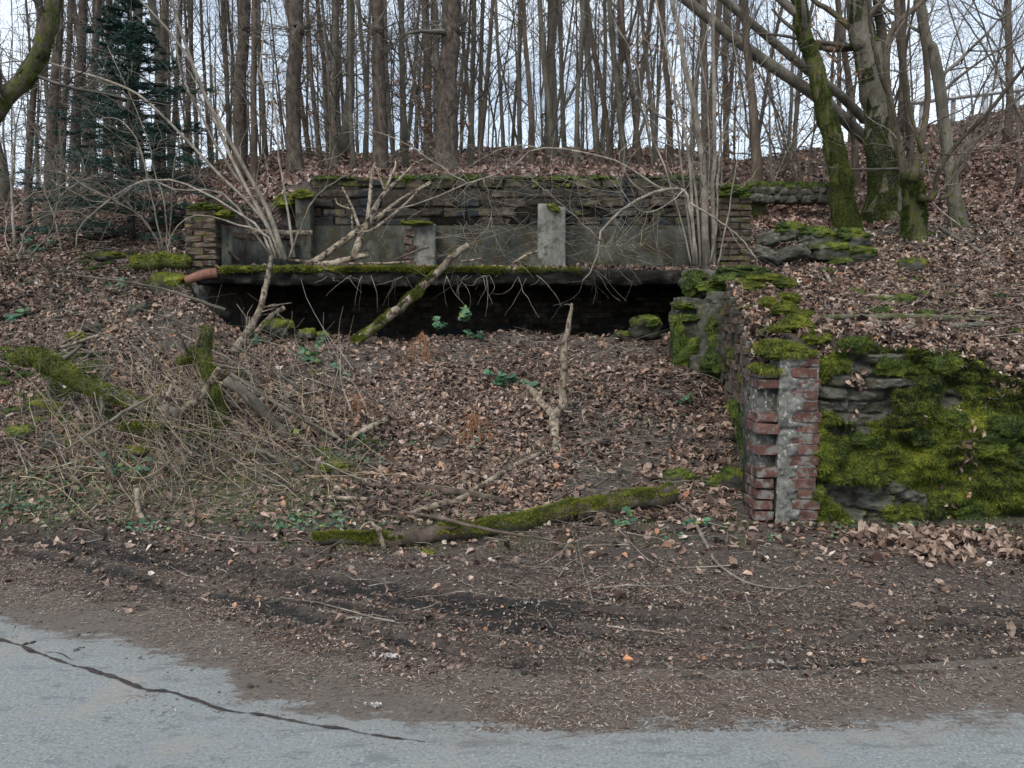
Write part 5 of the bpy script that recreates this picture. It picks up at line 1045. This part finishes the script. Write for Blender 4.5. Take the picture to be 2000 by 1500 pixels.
# dead forked crown resting on the slab
root = empty('dead_forked_branch', Wp(600, 520, 10.5), 'pale forked dead branch resting on the slab before the block wall', 'branch'); b0 = np.array(root.location)
for st, dy in [([(600, 520, 16), (650, 487, 17), (700, 450, 16), (745, 420, 14), (775, 395, 9), (840, 355, 5)], .5), ([(690, 505, 20), (705, 460, 19), (722, 430, 17), (735, 400, 13), (750, 378, 12), (780, 350, 9), (812, 318, 5), (832, 310, 2)], .7),
               ([(718, 432, 11), (722, 390, 10), (727, 340, 9), (732, 318, 5)], .3), ([(752, 372, 7), (735, 330, 6), (728, 325, 3)], .2), ([(752, 372, 7), (772, 325, 5), (770, 310, 2)], .2), ([(702, 446, 9), (690, 410, 6), (672, 372, 5), (668, 365, 2)], .2), ([(690, 410, 4), (662, 400, 4), (655, 388, 3)], .1), ([(688, 450, 5), (687, 420, 4)], .1),
               ([(690, 455, 0.1), (730, 447, 8), (790, 400, 6), (820, 370, 5), (842, 358, 3)], .4)]:
    P = smooth([Wp(a, b_, 10.6+dy*j/len(st)) for j, (a, b_, c_) in enumerate(st)], 14); t = MB(); mtube(t, P, np.interp(np.linspace(0, 1, 14), np.linspace(0, 1, len(st)), [c_*10.7/FPX/2*.78 for *_, c_ in st]), 8, lump=.05, rnd=.9)
    p1, r1 = sub(P[None], np.full((1, 14), .012), 5, .1, 3, 1.1, .1, 0, None, 2, .4); mtube(t, p1, r1, 4); pbuild(t, 'limb', M['pale'], root, b0)
for pix, lab in [([(612, 521, 16), (660, 512, 16), (720, 497, 13)], 'short cut log lying on the slab below the forked branch'), ([(560, 508, 6), (640, 514, 7), (740, 515, 6), (800, 511, 4)], 'long pale stick lying along the slab edge'), ([(480, 453, 13), (540, 455, 14), (610, 455, 13)], 'pale log propped against the left side wall behind the hazel'),
                 ([(395, 462, 5), (430, 480, 8), (470, 510, 7)], 'dark splinter leaning against the plastered side wall'), ([(770, 508, 4), (800, 495, 5), (838, 482, 5)], 'dark stick lying by the left concrete pier'), ([(900, 512, 6), (940, 505, 4)], 'short bark piece on the slab between the piers'), ([(1002, 514, 6), (1030, 498, 7), (1052, 490, 4)], 'pale splinter at the foot of the right concrete pier')]:
    stick(pix, lab, Y=10.75 if 'side wall' in lab else 10.6, group='sticks on the slab', side=0 if 'log' in lab else 2, sl_=.12, n=12, mat='pale' if 'dark' not in lab else 'bark', name='cut_log' if 'log' in lab else 'dead_branch')
# right terrace wood
for pix, lab, ms in [([(1560, 555, 5), (1600, 520, 6), (1640, 575, 9), (1690, 578, 14), (1740, 582, 14), (1800, 590, 9), (1850, 600, 4)], 'curved pale branch on the terrace above the mossy wall', .2), ([(1590, 622, 14), (1700, 620, 16), (1800, 620, 17), (1900, 622, 14), (1975, 626, 8)], 'mossy log lying along the terrace above the wall', .55),
                     ([(1770, 640, 14), (1850, 638, 16), (1930, 632, 12)], 'bare grey log behind the mossy log on the terrace', .1), ([(1606, 585, 6), (1625, 625, 8), (1640, 665, 8)], 'pale stick hanging over the top of the mossy wall', 0), ([(1800, 420, 6), (1860, 460, 9), (1930, 500, 8), (1990, 530, 6)], 'dark branch lying down the slope below the twisted tree', .3),
                     ([(1470, 470, 6), (1540, 440, 7), (1620, 425, 6), (1720, 432, 5)], 'thin branch lying behind the mossy stone heap', .1), ([(1870, 410, 7), (1910, 402, 6), (1960, 395, 4)], 'pale broken branch right of the grey leaning trunk', 0), ([(1660, 590, 4), (1600, 540, 5), (1540, 520, 5), (1480, 480, 4)], 'thin bent branch above the side wall moss', 0)]:
    stick(pix, lab, 'bark_grey' if 'dark' in lab or 'mossy log' in lab else 'pale', moss=ms, group='branches on the right terrace', side=4, sl_=.3, lift=.03)
stick([(1318, 985, 6), (1350, 1010, 9), (1378, 1060, 9), (1400, 1100, 7), (1460, 1138, 6), (1540, 1150, 3), (1620, 1135, 2)], 'curved grey branch on the ground right of the mossy log', 'twig', group=LG2, side=3, lift=.02)
stick([(1300, 1128, 3), (1330, 1150, 5), (1362, 1180, 4)], 'short straight twig on the dark verge', 'twig', group=LG2, side=0, lift=.01)
stick([(268, 950, 13), (268, 985, 14), (278, 1012, 13), (300, 1040, 9)], 'bent bark-stripped stick standing up at the left verge', group=LG2, side=0, lift=.02, Y=[6.3, 6.15, 6.0, 5.85])
stick([(-20, 945, 7), (60, 944, 9), (120, 936, 12), (162, 928, 11)], 'dark branch lying in the grass at the left edge', 'bark', group=LG2, side=3, lift=.02)
stick([(1280, 1340, 8), (1305, 1342, 12), (1328, 1345, 9)], 'small rounded wood chunk in the verge near the road', 'bark', group=LG2, side=0, n=8, name='wood_chunk')
# stumps and logs of the brush heap
HG = 'logs in the brush heap'
for pix, lab, ms, Yl in [([(20, 705, 22), (70, 700, 44), (110, 715, 46), (150, 745, 40), (220, 770, 34), (300, 800, 32), (360, 810, 20)], 'large moss-covered root trunk at the left of the brush heap', [1, 1, 1, .8, .5, .3, .1], [8.0, 8.0, 7.95, 7.9, 7.85, 7.8, 7.8]), ([(405, 640, 26), (400, 700, 30), (415, 760, 34), (428, 830, 34), (425, 880, 24)], 'upright mossy cut trunk in the middle of the brush heap', [.6, .6, .8, .7, .5], [8.3, 8.2, 8.0, 7.75, 7.6]),
                         ([(322, 840, 22), (350, 810, 22), (395, 770, 18), (430, 720, 16)], 'pale cut branch pointing up in the brush heap', .2, 7.7), ([(318, 850, 28), (322, 800, 18), (335, 750, 6)], 'split pointed stub in the brush heap', .1, 7.55), ([(230, 835, 16), (280, 832, 18), (330, 832, 16)], 'short mossy log lying before the split stub', .8, 7.5),
                         ([(440, 740, 22), (500, 790, 26), (560, 850, 22), (640, 900, 16), (740, 935, 10)], 'long grey log sloping down the right side of the brush heap', .15, 7.6), ([(110, 890, 5), (180, 845, 8), (250, 800, 8), (300, 775, 5)], 'dark straight pole crossing low over the brush heap', 0, 7.2), ([(350, 710, 18), (380, 690, 26), (390, 680, 22)], 'stubby mossy log end behind the upright trunk', .6, 8.4),
                         ([(470, 900, 10), (500, 880, 14), (560, 905, 12), (600, 945, 8)], 'arched mossy branch at the front of the brush heap', .5, 7.0), ([(160, 650, 5), (110, 680, 8), (195, 655, 8)], 'pale stick over the mossy root trunk', 0, 8.2), ([(440, 605, 8), (300, 560, 5), (150, 538, 4)], 'long thin grey branch above the brush heap', 0, 9.2),
                         ([(640, 800, 5), (500, 700, 5), (380, 640, 5), (200, 580, 4), (170, 575, 2)], 'long slender stem slanting across the upper brush heap', 0, 8.4), ([(850, 990, 4), (700, 880, 7), (560, 800, 9), (450, 730, 8)], 'long pole slanting down the right side of the brush heap', .1, 7.4)]:
    stick(pix, lab, 'pale' if 'pale' in lab or 'split' in lab else 'bark_grey', Y=Yl, moss=ms, group=HG, side=5, sl_=.35, n=22, sides=11, name='log' if 'log' in lab or 'trunk' in lab else 'dead_branch', cat='log' if 'log' in lab or 'trunk' in lab else 'branch', lump=.06)
# hollow mossy log by the left pier and the clay pipe under it
o, P, R = stick([(262, 516, 34), (300, 513, 34), (368, 510, 30)], 'thick hollow log wrapped in bright moss left of the brick pier', 'bark', Y=10.35, moss=.8, side=0, name='mossy_log', cat='log', n=10, sides=16)
lm = MB()
for i in range(9): mossy(lm, P[i]+np.array([.04, -.0, R[i]*.35]), (.09, R[i]*.95, R[i]*.72), i, 7, 9000, ln=.022)
lm.v = [v-P[0] for v in lm.v]; lm.build('moss', M['moss'], o, smooth=False)
t = MB(); P = smooth([Wp(364, 548, 10.15), Wp(395, 537, 10.15), Wp(424, 533, 10.2)], 12); mtube(t, P, np.linspace(.055, .065, 12), 18, rnd=.6); t.build('clay_pipe', M['terra'], origin=P[0], label='smooth terracotta pipe under the left brick pier at the slab end', cat='pipe')
t = MB(); P = smooth([G(-60, 850)+[0, 0, .03], Wp(0, 818, G(0, 818)[1]-.03), Wp(30, 808, G(30, 808)[1]-.05), Wp(72, 802, G(72, 802)[1]-.03)], 14); mtube(t, P, np.full(14, .022), 12); t.build('black_hose', M['rubber'], origin=P[0], label='piece of black plastic hose sticking out at the left edge', cat='hose')

# brush: thin twigs and dry stems (uncountable)
def scatter_twigs(mb, n, reg, L, R0, up, wob, K=7, zoff=.03, dirb=None):
    X, Y = reg(n); n = len(X); P0 = np.stack([X, Y, h(X, Y)+zoff*rs.rand(n)], -1); a = rs.rand(n)*6.28; D = np.stack([np.cos(a), np.sin(a)*.7, up*(rs.rand(n)-.15)], -1)
    if dirb is not None: D = np.where(rs.rand(n, 1) < .5, 1, -1)*dirb+rs.normal(0, .42, (n, 3))
    P = walk(P0, D, L*(.4+rs.rand(n)), K, wob, -.02); zz = h(P[..., 0], P[..., 1]); P[..., 2] = np.maximum(P[..., 2], zz+.008); RR = (R0*(.5+rs.rand(n)))[:, None]*np.linspace(1, .3, K); mtube(mb, P, RR, 4); return P, RR
def blob(px0, px1, Y0, Y1):
    def f(n):
        Y = Y0+(Y1-Y0)*rs.rand(n); px = px0+(px1-px0)*(.5*rs.rand(n)+.5*rs.rand(n)); return (px-1000)/FPX*Y, Y
    return f
t = MB(); P, R_ = scatter_twigs(t, 340, blob(-60, 780, 6.6, 9.0), 1.0, .006, .3, .10, zoff=.2, dirb=np.array([.75, -.75, -.4])); p2, r2 = sub(P, R_, 900, .3, 5, .7, .2, .02); mtube(t, p2, np.maximum(r2, .0015), 3)
t.build('brush_twigs', M['twig'], label='tangle of thin grey twigs heaped on the left bank', cat='brushwood', kind='stuff')
t = MB(); scatter_twigs(t, 600, blob(-40, 760, 6.4, 8.6), .9, .0036, .5, .14, 9, .25, dirb=np.array([.5, -.8, -.2])); t.build('dry_stems', M['straw'], label='dry straw-coloured stems woven through the brush heap', cat='dry stems', kind='stuff')
t = MB()
for bl_, n in ((blob(750, 1480, 6.3, 10), 520), (blob(-150, 500, 8.0, 12), 520), (blob(1500, 2300, 6.6, 13), 800), (blob(0, 2000, 5.3, 6.2), 130), (blob(200, 2000, 3.9, 5.2), 60), (blob(200, 2000, 14, 20), 260)): scatter_twigs(t, n, bl_, .45, .004, .12, .12, 7, .02)
t.build('fallen_twigs', M['twig'], label='loose small twigs scattered over leaves and verge', cat='twigs', kind='stuff')
t = MB()       # fine bramble shoots hanging before the block wall
n = 190; X = wpx(880+500*rs.rand(n), 11.5); P0 = np.stack([X, 11.2+rs.rand(n)*.9, 2.4+1.2*rs.rand(n)], -1); D = rs.normal(0, 1, (n, 3))*np.array([1, .3, .5]); P = walk(P0, D, .5+.6*rs.rand(n), 8, .16, 0.0); mtube(t, P, np.linspace(.003, .0012, 8)[None]*np.ones((n, 1)), 3)
t.build('wall_twigs', M['twig'], label='fine brown twigs netted before the upper block wall', cat='twigs', kind='stuff')
t = MB(); n = 34; X = wpx(640+420*rs.rand(n), 10.1); P0 = np.stack([X, np.full(n, 10.1), zpy(545, 10.1)+.05*rs.rand(n)], -1); P = walk(P0, np.stack([rs.normal(-.3, .6, n), rs.normal(-.3, .2, n), -.6+rs.normal(0, .3, n)], -1), .25+.35*rs.rand(n), 7, .2, 0.0); mtube(t, P, np.linspace(.004, .0012, 7)[None]*np.ones((n, 1)), 4)
t.build('hanging_roots', M['twig'], label='thin roots and shoots hanging from the slab edge into the dark opening', cat='roots', kind='stuff')
# fan of rusty dry stems
def fan(px, py, hgt, spread, n, label, Ya):
    b0 = Wp(px, py, Ya); t = MB(); m_ = n; e = np.stack([b0[0]+rs.normal(0, spread, m_), b0[1]-.15-.25*rs.rand(m_), 0*np.arange(m_)], -1); e[:, 2] = h(e[:, 0], e[:, 1])+.01; mid = (b0+e)/2+np.array([0, -.03, .04])+rs.normal(0, .015, (m_, 3))
    P = np.stack([np.tile(b0, (m_, 1))+rs.normal(0, .012, (m_, 3)), (b0+mid)/2+rs.normal(0, .01, (m_, 3)), mid, (mid+e)/2+[0, 0, .01], e], 1); mtube(t, P, np.full((m_, 5), .0024), 4); t.build('dry_fern', M['rust'], origin=b0, label=label, cat='dead fern', group='dead fern clumps')
M['rust'] = surfmat('rusty stem', [(.15, .065, .03), (.24, .115, .055), (.33, .18, .10)], 5, bump=.2, vary=.5)
fan(925, 808, .3, .17, 34, 'fan of rusty drooping fern stalks in the middle of the bank', 7.65); fan(825, 650, .3, .16, 26, 'sparse dead fern stalks under the slab pole', 9.3); fan(700, 770, .2, .14, 18, 'thin dead fern stalks right of the brush heap', 8.2)
stickG = [(820, 645, 760), (835, 700, 650)]
# brambles
def bramble(px, py, n, sz, label, spread=.16, Ya=None, hgt=.10, name='bramble'):
    c = G(px, py) if Ya is None else Wp(px, py, Ya); root = empty(name, c, label, 'bramble', 'green bramble plants'); t = MB(); k = max(3, n//6)
    D = rs.normal(0, 1, (k, 3))*np.array([1, .5, .25])+[0, 0, .5]; sz = sz*1.15; n = int(n*1.4); P = walk(np.zeros((k, 3)), D, spread*1.3*(.5+rs.rand(k)), 6, .2, .0); mtube(t, P, np.full((k, 6), .0025), 4); t.build('stem', M['rust'], root)
    i = rs.randint(0, k, n); j = rs.randint(2, 6, n); Q = P[i, j]+rs.normal(0, .02, (n, 3)); l = MB()
    if Ya is None: Q[:, 2] = np.maximum(Q[:, 2], h(Q[:, 0]+c[0], Q[:, 1]+c[1])-c[2]+.03)
    leaves(l, Q, np.tile([0, -.6, 1.], (n, 1)), sz*(.7+.6*rs.rand(n)), .12, .35, None, None, .75); l.build('leaves', M['green'], root, smooth=False)
for a in [(595, 710, 34, .075, 'bramble with dull green leaves right of the brush heap', .18), (650, 730, 14, .06, 'small bramble sprig between the brush heap and bank', .1), (985, 755, 40, .08, 'leafy bramble lying left of the upright forked branch', .22), (905, 630, 26, .09, 'tall bramble spray before the dark opening under the pole', .16, 9.9), (855, 640, 14, .08, 'lower bramble sprig left of the tall spray', .1, 9.8),
          (492, 670, 14, .08, 'bramble leaves by the foot of the pale leaning branch', .1), (240, 575, 14, .07, 'bramble leaves on the slope below the mossy hollow log', .14), (15, 630, 16, .08, 'bramble at the left edge beneath the leafless bush', .14), (265, 935, 40, .06, 'low dark green bramble at the grass edge of the bank', .2), (570, 850, 10, .07, 'bright bramble shoot at the right of the brush heap', .08),
          (80, 495, 30, .08, 'bramble patch on the upper left slope', .25), (660, 345, 0, .07, '', .1), (1335, 790, 12, .05, 'small moss-green sprig on the bank before the side wall', .08), (930, 665, 14, .06, 'trailing bramble leaves on top of the bank', .2), (1110, 870, 0, 0, ''), (1340, 1030, 10, .05, 'small clover sprig right of the mossy log', .12), (1215, 1030, 10, .05, 'small green sprig beneath the mossy log end', .1)]:
    if a[2]: bramble(*a)
# stones
SGp = 'mossy stones in the heap right of the pier'
sidx = 0
for px, py, Y, r, lab in [(1500, 470, 10.6, (.17, .14, .10), 'bare slate stone at the left of the stone heap'), (1540, 455, 10.9, (.22, .15, .12), 'mossy stone near the top left of the stone heap'), (1590, 465, 10.8, (.26, .2, .13), 'mossy flat stone in the middle of the stone heap'), (1655, 470, 10.7, (.27, .2, .14), 'rounded mossy stone at the upper right of the stone heap'), (1620, 495, 10.4, (.28, .2, .12), 'large mossy stone low in the stone heap'),
                          (1680, 500, 10.4, (.2, .17, .11), 'mossy stone at the right end of the stone heap'), (1550, 495, 10.3, (.2, .15, .09), 'dark slab stone at the front of the stone heap'), (1500, 500, 10.2, (.2, .15, .08), 'dark stone at the front left of the stone heap'), (1640, 520, 10.1, (.16, .14, .09), 'half-buried mossy stone under the stone heap')]:
    t = MB(); c = Wp(px, py, Y); rock(t, (0, 0, 0), r, (rs.normal(0, .15), rs.normal(0, .15), rs.rand()*3), px, .6, 9, .16, moss=.25 if 'bare' in lab or 'dark' in lab else .6); o = t.build('stone', M['stone'], label=lab, cat='stone', group=SGp); o.location = c.tolist()
    if 'mossy' in lab: l = MB(); mossy(l, (0, -.02, r[2]*.4), (r[0]*.9, r[1]*.85, r[2]*.65), px, 8, 5000, ln=.022); l.build('moss', M['moss_dark'], o, smooth=False)
for px, py, r, lab in [(540, 640, (.2, .15, .10), 'mossy stone at the left of the cellar opening sill'), (600, 652, (.12, .1, .07), 'small mossy stone on the sill right of the stub'), (630, 655, (.09, .08, .06), 'smallest mossy stone on the sill before the opening'), (1262, 640, (.2, .15, .14), 'mossy boulder at the right of the cellar opening sill'), (1215, 652, (.10, .08, .05), 'little mossy stone beside the sill boulder'),
                       (425, 605, (.16, .14, .10), 'grey stone on the slope at the left of the opening'), (150, 660, (.12, .1, .08), 'mossy stone above the root trunk'), (80, 800, (.2, .14, .10), 'dark slate stone under the mossy root trunk'), (40, 850, (.14, .12, .10), 'brown mossy stone at the left edge'), (100, 870, (.14, .12, .09), 'brown stone right of the edge stone'), (190, 640, (.2, .15, .07), 'flat grey slate on the left slope'), (270, 600, (.28, .16, .07), 'long flat slate on the left slope below the hollow log'),
                       (330, 560, (.3, .2, .16), 'broken masonry lump under the mossy hollow log'), (210, 500, (.3, .16, .08), 'mossy ledge stone left of the hollow log'), (1330, 935, (.12, .1, .08), 'mossy clod at the upper end of the long log'), (1440, 945, (.16, .14, .12), 'mossy clod at the foot of the side wall'), (835, 1078, (.05, .04, .025), 'small grey stone before the mossy log'), (1790, 520, (.2, .15, .10), 'mossy clod on the terrace slope'), (1765, 590, (.15, .1, .08), 'mossy clod between the terrace logs'), (655, 915, (.14, .1, .07), 'mossy stone hidden in the front of the brush heap'), (260, 885, (.13, .1, .07), 'reddish mossy stone before the short mossy log')]:
    t = MB(); c = G(px, py+8) if 'sill' not in lab else Wp(px, py+6, 9.75); rock(t, (0, 0, 0), r, (rs.normal(0, .2), rs.normal(0, .2), rs.rand()*3), px, .55, 9, .2, moss=.55 if 'mossy' in lab else .15)
    o = t.build('stone' if 'clod' not in lab else 'moss_clod', M['stone'], label=lab, cat='stone' if 'clod' not in lab else 'clod', group='scattered stones'); o.location = (c[0], c[1]+r[1]*.4, c[2]+r[2]*.3)
    if 'mossy' in lab: l = MB(); mossy(l, (0, -.01, r[2]*.4), (r[0]*.85, r[1]*.8, r[2]*.65), px, 7, 5500, ln=.02); l.build('moss', M['moss'] if px < 1000 else M['moss_dark'], o, smooth=False)
# low mossy wall far on the terrace
lw = empty('low_stone_wall', Wp(1540, 372, 13.6), 'low crumbling moss-topped stone wall behind the right brick pier', 'wall'); b0 = np.array(lw.location); t = MB(); l = MB()
for i in range(26):
    px = 1470+150*i/25.; c = Wp(px, 366-3*math.sin(i), 13.4); 
    for k in range(2): rock(t, c+np.array([rs.normal(0, .03), 0, -.06-.13*k]), (.10+.05*rs.rand(), .12, .07), (0, 0, rs.rand()), i*3+k, .7, 4, .15, moss=.3)
    if rs.rand() < .75: mossy(l, c+np.array([0, 0, .01]), (.09+.06*rs.rand(), .1, .04+.03*rs.rand()), i, 5, 4000, ln=.025)
pbuild(t, 'stones', M['stone'], lw, b0); pbuild(l, 'moss_top', M['moss_dark'], lw, b0, smooth=False)
iv = MB()
for n_, a_ in ((3200, (5.6, 7.6, -.7, -.1)), (900, (6.2, 9.5, -.5, .25)), (500, (5.4, 6.1, -.1, .6)), (500, (9, 12, -.7, -.45)), (400, (7, 12, .4, .7))):
    X, Y = region(n_, *a_, dens=lambda X, Y: clear(X, Y)*sstep(-.1, .4, fbm(X*1.9, Y*1.9, 0, 95))); leaves(iv, np.stack([X, Y, h(X, Y)+.03], -1), np.tile([0, -.3, 1.], (len(X), 1)), .016+.028*rs.rand(len(X)), .15, .35, aspect=.85)
iv.build('ground_ivy', M['green'], smooth=False, label='small green leaves of ivy and clover dotted over the verge and bank', cat='ground cover', kind='stuff')
# ground moss patches
t = MB()
for px0, px1, y0, y1, n in [(150, 370, 490, 530, 40), (0, 220, 680, 800, 70), (0, 420, 800, 870, 34), (1600, 1980, 520, 660, 26), (700, 1400, 640, 660, 10), (380, 700, 640, 760, 16), (1380, 1460, 900, 960, 14), (1650, 1960, 560, 640, 14), (1720, 1900, 480, 560, 8), (1700, 1960, 380, 460, 8), (200, 450, 790, 860, 16), (600, 750, 700, 900, 6)]:
    for i in range(n): c = G(px0+(px1-px0)*rs.rand(), y0+(y1-y0)*rs.rand()); s = .04+.08*rs.rand(); mossy(t, c, (s, s*.8, s*.35), i+px0, 5, 6000, ln=.02)
t.build('ground_moss', M['moss_dark'], smooth=False, label='patches of moss on the earth between the leaves', cat='moss', kind='stuff')
# litter scraps
for px, py, s, mat, nm, lab, cat in [(755, 1294, .055, 'white', 'paper_scrap', 'crumpled white scrap lying on the verge near the road', 'scrap'), (700, 1215, .03, 'white', 'paper_scrap', 'small white scrap left of the grey wheel track', 'scrap'), (980, 1232, .03, 'white', 'paper_scrap', 'white scrap in the mud left of the wheel ruts', 'scrap'), (1555, 1265, .03, 'white', 'paper_scrap', 'white scrap on the right part of the verge', 'scrap'), (68, 1130, .02, 'white', 'paper_scrap', 'tiny white scrap at the left verge', 'scrap'),
                                (1510, 1320, .035, 'white', 'paper_scrap', 'whitish scrap near the road on the right', 'scrap'), (735, 1408, .04, 'white', 'paper_scrap', 'pale scrap lying on the road edge', 'scrap'), (1036, 1182, .04, 'white', 'paper_scrap', 'torn white scrap between the ruts', 'scrap'), (1225, 1302, .045, 'orange', 'tile_shard', 'orange triangular tile shard in the dark mud', 'shard'), (1685, 1307, .02, 'orange', 'tile_shard', 'small orange shard right of the triangular one', 'shard'), (658, 783, .02, 'blue', 'plastic_scrap', 'tiny blue plastic bit on the bank', 'scrap')]:
    c = G(px, py, y0=3.0); l = MB(); s = s*.62; k = 12 if mat == 'white' and s > .02 else 4
    if mat == 'orange':
        V = np.array([(-.8, -.4, 0), (.9, -.5, .05), (-.1, .6, .35)])*s; l.add(np.vstack([V, V-[0, 0, .012]]), [[0, 3, 4, 1], [1, 4, 5, 2], [2, 5, 3, 0]], [[0, 1, 2], [3, 5, 4]], .5)
    else: leaves(l, rs.normal(0, s*.7, (k, 3))*np.array([1.3, .5, .08])+[0, 0, .008], np.tile([0, -.2, 1.], (k, 1)), s*.8, .4, .5)
    o = l.build(nm, M[mat], smooth=False, label=lab, cat=cat, group='litter scraps' if mat != 'orange' else 'tile shards'); o.location = (c[0], c[1], max(c[2], 0)+.008)
# guard rail on the hill crest
gr = empty('guard_rail', Wp(1870, 205, 24), 'long pale guard rail on the hill crest at the upper right', 'guard rail'); b0 = np.array(gr.location); t = MB()
A_, B_ = Wp(1770, 206, 24.2), Wp(2150, 160, 23.5); d = B_-A_; obox(t, A_, d, (0, .06, 0), (0, 0, .10)); obox(t, A_+[0, -.03, .03], d, (0, .027, 0), (0, 0, .04)); pbuild(t, 'rail', M['galv'], gr, b0)
for i in range(6):
    c = A_+d*(i+.5)/6; t = MB(); box(t, c[0], c[0]+.1, c[1]+.065, c[1]+.15, c[2]-1.0, c[2]+.2); pbuild(t, 'post', M['galv'], gr, b0)
